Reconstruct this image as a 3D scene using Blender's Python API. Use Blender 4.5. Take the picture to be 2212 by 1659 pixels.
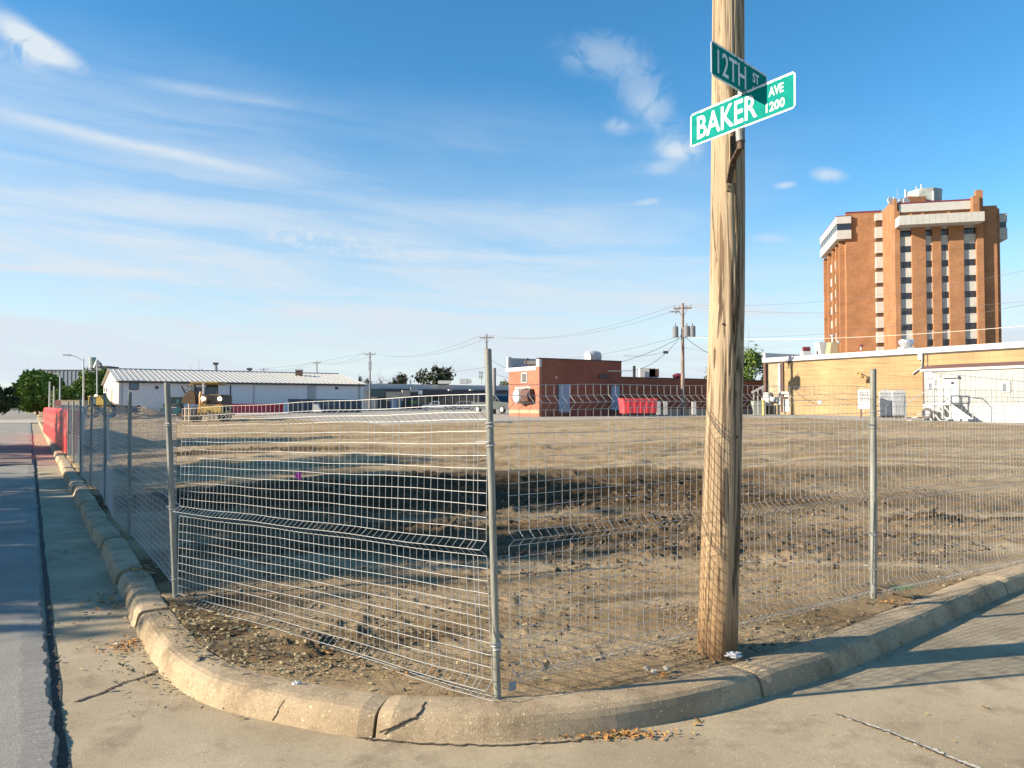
import bpy, math, random
import numpy as np
from mathutils import Vector
random.seed(7)
R = math.radians
for o in list(bpy.data.objects): bpy.data.objects.remove(o)
S = bpy.context.scene
COL = S.collection
# ---------------------------------------------------------------- camera
EYE = 1.92
F = 1661.0; CX = 1106.0; CY = 829.5          # reference picture is 2212 x 1659
PITCH = math.atan(46.5 / F)
cam_d = bpy.data.cameras.new('camera'); cam = bpy.data.objects.new('camera', cam_d); COL.objects.link(cam)
cam.location = (0, 0, EYE); cam.rotation_euler = (R(90) + PITCH, 0, 0)
cam_d.sensor_width = 36; cam_d.lens = 36 * F / 2212; cam_d.clip_start = 0.05; cam_d.clip_end = 6000
S.camera = cam
# ---------------------------------------------------------------- light
SUN_EL = R(23.0)
SUN_AZ = math.atan2(-0.975, -0.222)            # direction towards the sun, measured from +Y to +X
sunv = Vector((math.sin(SUN_AZ) * math.cos(SUN_EL), math.cos(SUN_AZ) * math.cos(SUN_EL), math.sin(SUN_EL)))
sd = bpy.data.lights.new('sun', 'SUN'); sd.energy = 5.0; sd.angle = R(0.5); sd.color = (1.0, 0.86, 0.68)
so = bpy.data.objects.new('sun', sd); COL.objects.link(so)
so.rotation_euler = (-sunv).to_track_quat('-Z', 'Y').to_euler()
S.view_settings.view_transform = 'Standard'; S.view_settings.look = 'None'
S.view_settings.gamma = 1.0; S.view_settings.use_curve_mapping = False
S.view_settings.exposure = 1.10

class E:                                     # tiny expression builder for shader maths
    nt = None
    def __init__(s, v): s.v = v
    @staticmethod
    def op(o, *a, clamp=False):
        n = E.nt.nodes.new('ShaderNodeMath'); n.operation = o; n.use_clamp = clamp
        for i, x in enumerate(a):
            x = x.v if isinstance(x, E) else x
            if isinstance(x, (int, float)): n.inputs[i].default_value = x
            else: E.nt.links.new(x, n.inputs[i])
        return E(n.outputs[0])
    def __add__(s, o): return E.op('ADD', s, o)
    __radd__ = __add__
    def __sub__(s, o): return E.op('SUBTRACT', s, o)
    def __rsub__(s, o): return E.op('SUBTRACT', o, s)
    def __mul__(s, o): return E.op('MULTIPLY', s, o)
    __rmul__ = __mul__
    def __truediv__(s, o): return E.op('DIVIDE', s, o)
    def sat(s): return E.op('ADD', s, 0.0, clamp=True)
    def pw(s, p): return E.op('POWER', s, p)
    def ss(s, a, b):                          # smoothstep
        n = E.nt.nodes.new('ShaderNodeMapRange'); n.interpolation_type = 'SMOOTHSTEP'
        E.nt.links.new(s.v, n.inputs[0]); n.inputs[1].default_value = a; n.inputs[2].default_value = b
        return E(n.outputs[0])

W = bpy.data.worlds.new('World'); S.world = W; W.use_nodes = True
nt = W.node_tree; nt.nodes.clear(); E.nt = nt
sky = nt.nodes.new('ShaderNodeTexSky'); sky.sky_type = 'NISHITA'; sky.sun_disc = False
sky.sun_elevation = SUN_EL; sky.sun_rotation = SUN_AZ % (2 * math.pi)
sky.air_density = 1.0; sky.dust_density = 0.15; sky.ozone_density = 2.5
tc = nt.nodes.new('ShaderNodeTexCoord')
sx = nt.nodes.new('ShaderNodeSeparateXYZ'); nt.links.new(tc.outputs['Generated'], sx.inputs[0])
x, y, z = E(sx.outputs[0]), E(sx.outputs[1]), E(sx.outputs[2])
phi = E.op('ARCTAN2', x, y); th = E.op('ARCSINE', z)
def wnoise(a, b, c, scale, detail=6, rough=0.6, dist=0.0):
    cm = nt.nodes.new('ShaderNodeCombineXYZ')
    for i, q in enumerate((a, b, c)):
        if isinstance(q, E): nt.links.new(q.v, cm.inputs[i])
        else: cm.inputs[i].default_value = q
    n = nt.nodes.new('ShaderNodeTexNoise'); nt.links.new(cm.outputs[0], n.inputs['Vector'])
    n.inputs['Scale'].default_value = scale; n.inputs['Detail'].default_value = detail
    n.inputs['Roughness'].default_value = rough; n.inputs['Distortion'].default_value = dist
    return E(n.outputs[0])
def PA(px, py):
    dx = (px - CX) / F; dy = (CY - py) / F
    v = Vector((dx, math.cos(PITCH) - dy * math.sin(PITCH), math.sin(PITCH) + dy * math.cos(PITCH))).normalized()
    return math.atan2(v.x, v.y), math.asin(v.z)
warp = wnoise(phi * 2.0, th * 5.0, 3.3, 1.6, 4, 0.55) - 0.5
sph = E.op('SINE', phi)
tilt = th + sph * 0.07 + warp * 0.05
n_str = wnoise(phi * 1.3, tilt * 13.0, 0.0, 1.5, 7, 0.58, 0.5)
n_fine = wnoise(phi * 5.0, tilt * 26.0, 5.0, 1.8, 6, 0.62, 0.6)
n_big = wnoise(phi * 1.2, th * 3.0, 9.0, 1.7, 3, 0.5)
edge = (0.36 - th - sph * 0.17 + (n_big - 0.5) * 0.22)
cover = edge.ss(-0.03, 0.24)
veil = cover * (0.42 + 0.72 * n_str.ss(0.34, 0.70)) * (0.78 + 0.4 * n_fine)
low = (0.16 - th).ss(-0.06, 0.16)
dens = veil * 0.86 + low * 0.36 + 0.015
def seg(p0, p1, w0, w1, amp, nz):
    global dens
    (a0, b0), (a1, b1) = PA(*p0), PA(*p1)
    L = math.hypot(a1 - a0, b1 - b0); ux, uy = (a1 - a0) / L, (b1 - b0) / L
    al = ((phi - a0) * ux + (th - b0) * uy) / L
    ac = (phi - a0) * (-uy) + (th - b0) * ux + warp * (w0 * 1.2)
    wd = al * (w1 - w0) + w0
    q = E.op('ABSOLUTE', ac / wd)
    g = (1.0 - q).ss(0.0, 1.0) * al.ss(-0.25, 0.1) * (1.0 - al).ss(-0.05, 0.35)
    dens = dens + g * amp * nz
def blob(px, py, rx, ry, rot, amp, lo=0.35, hi=0.62):
    global dens
    a, b = PA(px, py); rx /= F; ry /= F; c, s_ = math.cos(rot), math.sin(rot)
    u = ((phi - a) * c + (th - b) * s_) / rx; v = ((th - b) * c - (phi - a) * s_) / ry
    d = E.op('SQRT', u * u + v * v)
    g = (1.25 - d).ss(0.0, 1.15)
    nb = wnoise(phi * 22.0, th * 30.0, px * 0.01, 1.0, 6, 0.62, 1.2)
    dens = dens + g * amp * (nb + g * 0.10).ss(lo, hi)
nf = n_fine.ss(0.25, 0.7) * 0.6 + 0.4
seg((-60, 225), (640, 385), 0.012, 0.009, 0.42, nf)
seg((330, 175), (660, 232), 0.012, 0.010, 0.30, nf)
seg((-60, 575), (420, 590), 0.012, 0.006, 0.45, nf)
seg((600, 505), (900, 545), 0.022, 0.018, 0.30, wnoise(phi * 60.0, th * 90.0, 1.0, 1.0, 4, 0.6).ss(0.42, 0.62))
blob(45, 78, 70, 30, -0.55, 0.95, 0.3, 0.55); blob(110, 110, 65, 24, -0.35, 0.95, 0.3, 0.55); blob(45, 130, 60, 22, -0.2, 0.30)
blob(1300, 120, 120, 45, -0.1, 0.36); blob(1385, 195, 80, 60, -0.7, 0.32); blob(1420, 250, 70, 40, -0.6, 0.34)
blob(1340, 272, 42, 20, -0.1, 0.42); blob(1465, 322, 60, 30, -0.1, 0.80, 0.3, 0.6); blob(1430, 362, 40, 16, 0, 0.3)
blob(1790, 378, 38, 16, -0.2, 0.66, 0.3, 0.6); blob(1697, 400, 26, 8, 0.0, 0.55, 0.3, 0.6); blob(1665, 515, 45, 12, -0.1, 0.30)
blob(1405, 435, 40, 8, 0.1, 0.35)
dens = dens * z.ss(-0.02, 0.01)
hsv = nt.nodes.new('ShaderNodeHueSaturation'); nt.links.new(sky.outputs[0], hsv.inputs['Color'])
hsv.inputs['Saturation'].default_value = 1.33; hsv.inputs['Hue'].default_value = 0.494
hsv.inputs['Value'].default_value = 1.16
mix = nt.nodes.new('ShaderNodeMix'); mix.data_type = 'RGBA'; nt.links.new(dens.sat().v, mix.inputs[0])
nt.links.new(hsv.outputs[0], mix.inputs[6]); mix.inputs[7].default_value = (4.05, 4.55, 5.0, 1)
bg = nt.nodes.new('ShaderNodeBackground'); nt.links.new(mix.outputs[2], bg.inputs[0]); bg.inputs[1].default_value = 0.084
wo = nt.nodes.new('ShaderNodeOutputWorld'); nt.links.new(bg.outputs[0], wo.inputs[0])

# ---------------------------------------------------------------- geometry helpers
def ray(px, py):
    dx = (px - CX) / F; dy = (CY - py) / F
    return Vector((dx, math.cos(PITCH) - dy * math.sin(PITCH), math.sin(PITCH) + dy * math.cos(PITCH)))
def gp(px, py, z=0.0):
    r = ray(px, py); t = (z - EYE) / r.z
    return Vector((r.x * t, r.y * t, z))
def at(px, py, Y):
    r = ray(px, py); t = Y / r.y
    return Vector((r.x * t, Y, EYE + r.z * t))
D1 = Vector((-0.531, 0.847, 0)).normalized()   # along 12th-street kerb, away from us
D2 = Vector((0.847, 0.531, 0)).normalized()    # along the other kerb, to the right
UP = Vector((0, 0, 1))
KA = Vector((-3.45, 6.85, 0)); KB = Vector((2.3, 6.0, 0))
def zlot(X, Y):
    u = (X - KA.x) * D2.x + (Y - KA.y) * D2.y
    v = (X - KB.x) * D1.x + (Y - KB.y) * D1.y
    u = np.maximum(u, 0); v = np.maximum(v, 0)
    return 0.13 + 1.0 * (1 - np.exp(-u / 15.0)) * (1 - np.exp(-v / 12.0)) + 0.10 * np.exp(-((X - 3.4) ** 2 + (Y - 7.2) ** 2) / 5.0)
def zl(p): return float(zlot(p[0], p[1]))

def material(name, col, rough=0.8, metal=0.0, var=0.0, vscale=6.0, col2=None, bump=0.0, bscale=40.0, stretch=(1, 1, 1),
             emit=None, spec=0.5, detail=5, lo=0.35, hi=0.65, alpha=1.0, transmission=0.0):
    m = bpy.data.materials.new(name); m.use_nodes = True; t = m.node_tree; b = t.nodes['Principled BSDF']
    b.inputs['Base Color'].default_value = (*col, 1); b.inputs['Roughness'].default_value = rough
    b.inputs['Metallic'].default_value = metal; b.inputs['Specular IOR Level'].default_value = spec
    if transmission: b.inputs['Transmission Weight'].default_value = transmission
    if alpha < 1: b.inputs['Alpha'].default_value = alpha
    if emit: b.inputs['Emission Color'].default_value = (*emit[:3], 1); b.inputs['Emission Strength'].default_value = emit[3]
    g = t.nodes.new('ShaderNodeNewGeometry'); mp = t.nodes.new('ShaderNodeMapping'); t.links.new(g.outputs['Position'], mp.inputs[0])
    mp.inputs['Scale'].default_value = stretch
    if var or col2:
        n = t.nodes.new('ShaderNodeTexNoise'); n.inputs['Scale'].default_value = vscale; n.inputs['Detail'].default_value = detail
        n.inputs['Roughness'].default_value = 0.65
        t.links.new(mp.outputs[0], n.inputs['Vector'])
        r = t.nodes.new('ShaderNodeMapRange'); t.links.new(n.outputs[0], r.inputs[0]); r.inputs[1].default_value = lo; r.inputs[2].default_value = hi
        mx = t.nodes.new('ShaderNodeMix'); mx.data_type = 'RGBA'; t.links.new(r.outputs[0], mx.inputs[0])
        c2 = col2 or tuple(min(1, c * (1 + var)) for c in col); c1 = col if col2 else tuple(c * (1 - var) for c in col)
        mx.inputs[6].default_value = (*c1, 1); mx.inputs[7].default_value = (*c2, 1)
        t.links.new(mx.outputs[2], b.inputs['Base Color'])
    if bump:
        n = t.nodes.new('ShaderNodeTexNoise'); n.inputs['Scale'].default_value = bscale; n.inputs['Detail'].default_value = 6
        t.links.new(mp.outputs[0], n.inputs['Vector'])
        bp = t.nodes.new('ShaderNodeBump'); bp.inputs['Strength'].default_value = bump; bp.inputs['Distance'].default_value = 0.02
        t.links.new(n.outputs[0], bp.inputs['Height']); t.links.new(bp.outputs[0], b.inputs['Normal'])
    return m

class MB:
    def __init__(s): s.v = []; s.f = []
    def add(s, vs, fs):
        n = len(s.v); s.v += [Vector(q) for q in vs]; s.f += [tuple(i + n for i in q) for q in fs]; return s
    def obox(s, o, ex, ey, ez):               # box from corner o with three edge vectors
        o, ex, ey, ez = Vector(o), Vector(ex), Vector(ey), Vector(ez)
        vs = [o, o + ex, o + ex + ey, o + ey, o + ez, o + ex + ez, o + ex + ey + ez, o + ey + ez]
        fs = [(0, 3, 2, 1), (4, 5, 6, 7), (0, 1, 5, 4), (1, 2, 6, 5), (2, 3, 7, 6), (3, 0, 4, 7)]
        if ex.cross(ey).dot(ez) < 0: fs = [f[::-1] for f in fs]
        return s.add(vs, fs)
    def cbox(s, c, sx_, sy_, sz_, ex=Vector((1, 0, 0)), ey=Vector((0, 1, 0)), ez=UP):   # centred box
        c = Vector(c); return s.obox(c - ex * sx_ / 2 - ey * sy_ / 2 - ez * sz_ / 2, ex * sx_, ey * sy_, ez * sz_)
    def prism(s, pts, o, ex, ez, dv):         # polygon (a,b) in plane o+a*ex+b*ez, extruded by dv
        o, ex, ez, dv = Vector(o), Vector(ex), Vector(ez), Vector(dv); n = len(pts)
        a = [o + ex * p[0] + ez * p[1] for p in pts]; b = [q + dv for q in a]
        fs = [tuple(range(n))[::-1], tuple(range(n, 2 * n))] + [(i, (i + 1) % n, n + (i + 1) % n, n + i) for i in range(n)]
        area = sum(pts[i][0] * pts[(i + 1) % n][1] - pts[(i + 1) % n][0] * pts[i][1] for i in range(n))
        if area * ex.cross(ez).dot(dv) < 0: fs = [f[::-1] for f in fs]
        return s.add(a + b, fs)
    def tube(s, pts, r, n=6, caps=True):
        pts = [Vector(p) for p in pts]; k = len(pts)
        rs = r if isinstance(r, (list, tuple)) else [r] * k
        t0 = (pts[1] - pts[0]).normalized(); u = t0.orthogonal().normalized(); vs = []
        for i, p in enumerate(pts):
            t = (pts[min(i + 1, k - 1)] - pts[max(i - 1, 0)]).normalized()
            u = (u - t * u.dot(t)).normalized(); w = t.cross(u)
            for j in range(n):
                a = 2 * math.pi * j / n; vs.append(p + (u * math.cos(a) + w * math.sin(a)) * rs[i])
        fs = [(i * n + j, i * n + (j + 1) % n, (i + 1) * n + (j + 1) % n, (i + 1) * n + j) for i in range(k - 1) for j in range(n)]
        if caps: fs += [tuple(range(n))[::-1], tuple(range((k - 1) * n, k * n))]
        return s.add(vs, fs)
    def disc(s, c, ax, r, h, n=16): ax = Vector(ax).normalized(); c = Vector(c); return s.tube([c - ax * h / 2, c + ax * h / 2], r, n)
    def build(s, name, m, parent=None, smooth=False, loc=None, **tags):
        me = bpy.data.meshes.new(name)
        if parent is not None: base = Vector(parent['_w'])
        elif loc is not None: base = Vector(loc)
        else: base = Vector((0, 0, 0))
        me.from_pydata([tuple(q - base) for q in s.v], [], s.f)
        me.materials.append(m)
        if smooth: me.polygons.foreach_set('use_smooth', [True] * len(me.polygons))
        me.update()
        o = bpy.data.objects.new(name, me); COL.objects.link(o)
        if parent is not None:
            o.parent = parent; o['_w'] = tuple(base)
        else: o.location = base; o['_w'] = tuple(base)
        for k_, v_ in tags.items(): o[k_] = v_
        return o
def thing(name, loc, label, cat, group=None):
    o = bpy.data.objects.new(name, None); COL.objects.link(o); o.location = loc; o['_w'] = tuple(loc)
    o.empty_display_size = 0.1; o['label'] = label; o['category'] = cat
    if group: o['group'] = group
    return o
def solo(mb, name, m, loc, label, cat, group=None, smooth=False):
    o = mb.build(name, m, None, smooth, loc); o['label'] = label; o['category'] = cat
    if group: o['group'] = group
    return o

# ---------------------------------------------------------------- numpy noise
_rng = np.random.RandomState(5); _tab = _rng.rand(256, 256)
def vn(x, y):
    xi = np.floor(x).astype(int); yi = np.floor(y).astype(int); fx = x - xi; fy = y - yi
    fx = fx * fx * (3 - 2 * fx); fy = fy * fy * (3 - 2 * fy)
    a = _tab[xi & 255, yi & 255]; b = _tab[(xi + 1) & 255, yi & 255]; c = _tab[xi & 255, (yi + 1) & 255]; d = _tab[(xi + 1) & 255, (yi + 1) & 255]
    return (a * (1 - fx) + b * fx) * (1 - fy) + (c * (1 - fx) + d * fx) * fy
def fbm(x, y, o=4, g=0.5):
    s_ = 0; a = 1; t = 0
    for i in range(o):
        s_ = s_ + a * vn(x * 2 ** i + 17.3 * i, y * 2 ** i + 9.1 * i); t += a; a *= g
    return s_ / t
def sstep(a, b, x): t = np.clip((x - a) / (b - a), 0, 1); return t * t * (3 - 2 * t)
# ================================================================ GROUND
def ground_mat(name, c1, c2, big=0.6, speck=220.0, bump=0.35, rough=0.9, c3=None, bscale=90.0):
    m = bpy.data.materials.new(name); m.use_nodes = True; t = m.node_tree; b = t.nodes['Principled BSDF']
    b.inputs['Roughness'].default_value = rough; b.inputs['Specular IOR Level'].default_value = 0.25
    g = t.nodes.new('ShaderNodeNewGeometry'); P = g.outputs['Position']
    def noi(sc, d=5, r=0.6):
        n = t.nodes.new('ShaderNodeTexNoise'); n.inputs['Scale'].default_value = sc; n.inputs['Detail'].default_value = d
        n.inputs['Roughness'].default_value = r; t.links.new(P, n.inputs['Vector']); return n.outputs[0]
    def mr(s_, a, b_, c=0.0, d=1.0):
        r = t.nodes.new('ShaderNodeMapRange'); t.links.new(s_, r.inputs[0])
        for i, q in enumerate((a, b_, c, d)): r.inputs[i + 1].default_value = q
        return r.outputs[0]
    def mixc(f, a, b_, mode='MIX'):
        x_ = t.nodes.new('ShaderNodeMix'); x_.data_type = 'RGBA'; x_.blend_type = mode; t.links.new(f, x_.inputs[0]) if not isinstance(f, float) else setattr(x_.inputs[0], 'default_value', f)
        for i, q in ((6, a), (7, b_)):
            if isinstance(q, tuple): x_.inputs[i].default_value = (*q, 1)
            else: t.links.new(q, x_.inputs[i])
        return x_.outputs[2]
    col = mixc(mr(noi(big, 6), 0.35, 0.65), c1, c2)
    col = mixc(mr(noi(speck, 3, 0.7), 0.48, 0.72, 0.0, 0.75), col, mixc(0.6, col, (0.04, 0.033, 0.025)), 'MIX')
    if c3: col = mixc(mr(noi(2.3, 7, 0.72), 0.51, 0.67, 0, 0.85), col, c3); col = mixc(mr(noi(28, 5, 0.75), 0.55, 0.70, 0, 0.6), col, c3)
    col = mixc(mr(noi(speck * 0.55, 2, 0.5), 0.66, 0.72), col, tuple(min(1, q * 1.6) for q in c2))
    t.links.new(col, b.inputs['Base Color'])
    bp = t.nodes.new('ShaderNodeBump'); bp.inputs['Strength'].default_value = bump; bp.inputs['Distance'].default_value = 0.012
    t.links.new(noi(bscale, 5, 0.7), bp.inputs['Height']); t.links.new(bp.outputs[0], b.inputs['Normal'])
    return m
M_conc = ground_mat('concrete_pavement', (0.34, 0.275, 0.175), (0.48, 0.395, 0.262), 0.9, 130.0, 0.45, 0.9, (0.23, 0.18, 0.115), 150.0)
M_asph = ground_mat('weathered_asphalt', (0.25, 0.235, 0.205), (0.34, 0.32, 0.275), 0.5, 110.0, 0.6, 0.92, None, 120.0)
M_kerb = ground_mat('kerb_concrete', (0.37, 0.28, 0.172), (0.52, 0.41, 0.265), 1.6, 120.0, 0.7, 0.9, (0.19, 0.145, 0.09), 110.0)
M_terr = ground_mat('distant_terrain', (0.16, 0.14, 0.08), (0.10, 0.12, 0.05), 0.02, 2.0, 0.0)
M_redd = material('brick_dust_stain', (0.30, 0.17, 0.13), 0.95, var=0.2, vscale=1.5)
M_crack = material('joint_dirt_shade', (0.06, 0.048, 0.035), 0.95, var=0.4, vscale=30, bump=0.5)  # crack dirt; also colours the painted shade strip at the asphalt lip
M_seal = material('crack_filler', (0.52, 0.47, 0.38), 0.9, var=0.25, vscale=30, bump=0.6)

MB().add([(-3000, -400, -0.06), (3000, -400, -0.06), (3000, 5000, -0.06), (-3000, 5000, -0.06)], [(0, 1, 2, 3)]).build('ground', M_terr, kind='structure')
# concrete street with a mild tilt of its slabs
seam = gp(139, 1659, 0)
def seamp(t, off=0.0): return seam + D1 * t - D2 * off
conc = MB()
a, b_ = seamp(-8), seamp(118)
conc.add([a - D2 * 1, a + D2 * 90, b_ + D2 * 90, b_ - D2 * 1], [(0, 1, 2, 3)])
conc.build('concrete_street', M_conc, kind='structure')
# asphalt overlay: raised slab with a ragged broken edge
asp = MB(); N = 900; rr = random.Random(3); edge_pts = []
for i in range(N):
    t = -8 + 0.02 * i if i < 600 else 4 + (i - 600) * 0.38
    j = (fbm(np.array([t * 7.0]), np.array([1.3]), 3)[0] - 0.5) * 0.10 + (rr.random() - 0.5) * 0.011 + (fbm(np.array([t * 0.35]), np.array([4.0]), 2)[0] - 0.5) * 0.05
    edge_pts.append(seamp(t, 0.05 + j))
vs = []; fs = []
for i, p in enumerate(edge_pts):
    vs += [p + UP * -0.01 + D2 * 0.02, p + UP * (0.036 + rr.random() * 0.006) - D2 * 0.010, p - D2 * 0.16 + UP * 0.052, p - D2 * 13.5 + UP * 0.066]
    if i:
        k = 4 * i
        for q in range(3): fs.append((k - 4 + q, k + q, k + q + 1, k - 3 + q))
asp.add(vs, [f[::-1] for f in fs])
asp.build('asphalt_road', M_asph, kind='structure')
# dark strip painting the shade of the asphalt lip along the joint
jd = MB(); vs = []; fs = []
for i in range(260):
    t = -3 + i * 0.12; w = 0.008 + 0.022 * vn(np.array([t * 2.1]), np.array([3.0]))[0]
    p = seamp(t, -0.0); vs += [p - D2 * 0.03 + UP * 0.004, p + D2 * w + UP * 0.004]
    if i: k = 2 * i; fs.append((k - 2, k - 1, k + 1, k))
jd.add(vs, fs).build('lip_shade_line', M_crack, kind='structure')

def ribbon(pts, w, z=0.004, jit=0.0):
    m = MB(); vs = []; fs = []; r_ = random.Random(len(pts))
    for i, p in enumerate(pts):
        d = (pts[min(i + 1, len(pts) - 1)] - pts[max(i - 1, 0)]).normalized(); n_ = Vector((-d.y, d.x, 0))
        k = w * (0.6 + 0.8 * r_.random()) * (0.25 if i in (0, len(pts) - 1) else 1); sft = (r_.random() - 0.5) * jit
        vs += [p + n_ * (k / 2 + sft) + UP * z, p - n_ * (k / 2 - sft) + UP * z]
        if i: q = 2 * i; fs.append((q - 2, q, q + 1, q - 1))
    return m.add(vs, [f[::-1] for f in fs])
def line_px(pts, n=14, jit=0.015):
    w = [gp(*p) for p in pts]; out = []; r_ = random.Random(int(pts[0][0]))
    for a_, b2 in zip(w, w[1:]):
        for i in range(n): out.append(a_.lerp(b2, i / n) + Vector(((r_.random() - .5) * jit, (r_.random() - .5) * jit, 0)))
    return out + [w[-1]]
ribbon(line_px([(1815, 1548), (1915, 1580), (2010, 1620), (2120, 1665)]), 0.035, 0.005, 0.02).build('sealed_crack', M_seal, kind='structure')
ribbon(line_px([(1800, 1543), (1920, 1585), (2012, 1624), (2125, 1672)]), 0.016, 0.009, 0.012).build('crack', M_crack, kind='structure')
ribbon(line_px([(160, 1518), (215, 1500), (262, 1478), (310, 1463), (345, 1450)]), 0.022, 0.005, 0.02).build('crack', M_crack, kind='structure')
ribbon(line_px([(768, 1595), (905, 1608), (1085, 1612), (1230, 1603), (1350, 1588)]), 0.018, 0.005, 0.01).build('crack', M_crack, kind='structure')
for yy in (30.5, 36.5):
    p = seamp(yy - 5); ribbon([p + D2 * k * 0.25 for k in range(-20, 7)], 0.05, 0.075 if False else 0.005).build('crack', M_crack, kind='structure')
# reddish stained stretch of road and paler cross street beyond
q0, q1 = seamp(24), seamp(38)
MB().add([q0 + D2 * 0.05 + UP * .006, q0 + D2 * 1.45 + UP * .006, q1 + D2 * 1.45 + UP * .006, q1 + D2 * 0.05 + UP * .006], [(0, 1, 2, 3)]).build('stained_gutter', M_redd, kind='structure')
M_asph2 = ground_mat('reddish_asphalt', (0.22, 0.165, 0.135), (0.27, 0.20, 0.165), 0.5, 60.0, 0.3)
MB().add([q0 - D2 * 12 + UP * .074, q0 - D2 * 0.10 + UP * .074, q1 - D2 * 0.10 + UP * .074, q1 - D2 * 12 + UP * .074], [(0, 1, 2, 3)]).build('worn_road_patch', M_asph2, kind='structure')
q0, q1 = seamp(92), seamp(112); M_pale = ground_mat('pale_concrete', (0.42, 0.38, 0.31), (0.5, 0.45, 0.37), 0.3, 20.0, 0.0)
MB().add([q0 - D2 * 60 + UP * .08, q0 + D2 * 4 + UP * .08, q1 + D2 * 4 + UP * .08, q1 - D2 * 60 + UP * .08], [(0, 1, 2, 3)]).build('cross_street', M_pale, kind='structure')
q1, q2 = seamp(112), seamp(330)
MB().add([q1 - D2 * 8 + UP * .07, q1 + D2 * 1 + UP * .07, q2 + D2 * 1 + UP * .07, q2 - D2 * 8 + UP * .07], [(0, 1, 2, 3)]).build('far_road', M_asph, kind='structure')
M_grass = material('dry_lawn', (0.09, 0.11, 0.035), 0.95, var=0.3, vscale=0.6)
MB().add([q1 + D2 * 1.5 + UP * .1, q1 + D2 * 40 + UP * .1, q2 + D2 * 40 + UP * .1, q2 + D2 * 1.5 + UP * .1], [(0, 1, 2, 3)]).build('roadside_lawn', M_grass, kind='structure')
q1 = seamp(-8); MB().add([q1 - D2 * 14 + UP * .1, q1 - D2 * 60 + UP * .1, seamp(90) - D2 * 60 + UP * .1, seamp(90) - D2 * 14 + UP * .1], [(0, 3, 2, 1)][::1]).build('opposite_lawn', M_grass, kind='structure')

# ---------------------------------------------------------------- kerb path (gutter line)
kp = [Vector((-51.7, 84, 0)) + D1 * 6, Vector((-51.7, 84, 0)), gp(113, 978), gp(178, 1117), gp(223, 1210), gp(275, 1325), gp(309, 1399), gp(353, 1462), gp(446, 1522), gp(587, 1559),
      gp(768, 1593), gp(925, 1603), gp(1085, 1604), gp(1234, 1593), gp(1382, 1574), gp(1538, 1542), gp(1679, 1499), gp(1817, 1453), gp(1984, 1377), gp(2212, 1273)]
kp += [kp[-1] + D2 * 3, kp[-1] + D2 * 12, kp[-1] + D2 * 60]
def catmull(P, n=12):
    out = []
    for i in range(1, len(P) - 2):
        a, b, c, d = P[i - 1], P[i], P[i + 1], P[i + 2]
        nn = max(4, int((c - b).length / 0.12)) if (c - b).length < 14 else int((c - b).length / 0.5)
        for k in range(nn):
            t = k / nn; dt = (c - b).length; m1 = (c - a) / max(1e-6, (c - a).length) * dt; m2 = (d - b) / max(1e-6, (d - b).length) * dt
            out.append(b * (2 * t ** 3 - 3 * t * t + 1) + m1 * (t ** 3 - 2 * t * t + t) + c * (-2 * t ** 3 + 3 * t * t) + m2 * (t ** 3 - t * t))
    return out + [P[-2]]
path = catmull([kp[0] + D1 * 5] + kp + [kp[-1] + D2 * 5])
cum = [0.0]
for a, b in zip(path, path[1:]): cum.append(cum[-1] + (b - a).length)
def kat(s):
    s = min(max(s, 0), cum[-1] - 1e-4); i = int(np.searchsorted(cum, s)) - 1; i = max(0, min(i, len(path) - 2))
    t = (s - cum[i]) / (cum[i + 1] - cum[i]); p = path[i].lerp(path[i + 1], t)
    d = (path[min(i + 2, len(path) - 1)] - path[max(i - 1, 0)]).normalized(); return p, Vector((-d.y, d.x, 0))
def near_s(p):
    return cum[min(range(len(path)), key=lambda i: (path[i] - p).length)]
sJ = [near_s(gp(690, 1585)), near_s(gp(811, 1596)), near_s(gp(1665, 1503)), near_s(gp(2190, 1285))]
s_c = near_s(gp(300, 1385))
joints = [0.0]; s = 0.0; rk = random.Random(11)
while s < s_c - 25: s += 3.0; joints.append(s)
while s < s_c - 1.2: s += rk.choice([0.55, 0.8, 1.2, 1.6, 0.9]); joints.append(min(s, s_c - 0.9))
joints += [s_c - 0.35, near_s(gp(345, 1462)) - 0.25]
joints = sorted(set(joints)) + [sJ[1], sJ[2], sJ[3]]
s = joints[-1]
while s < cum[-1] - 3: s += 3.2; joints.append(min(s, cum[-1]))
prof = [(-0.02, -0.02), (0.0, 0.0), (0.012, 0.045), (0.026, 0.09), (0.042, 0.122), (0.066, 0.143), (0.10, 0.152), (0.20, 0.155), (0.275, 0.150), (0.295, 0.135), (0.30, -0.05)]
kerb = bpy.data.objects.new('kerb', None); COL.objects.link(kerb); kerb['kind'] = 'structure'; kerb['_w'] = (0, 0, 0)
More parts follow.
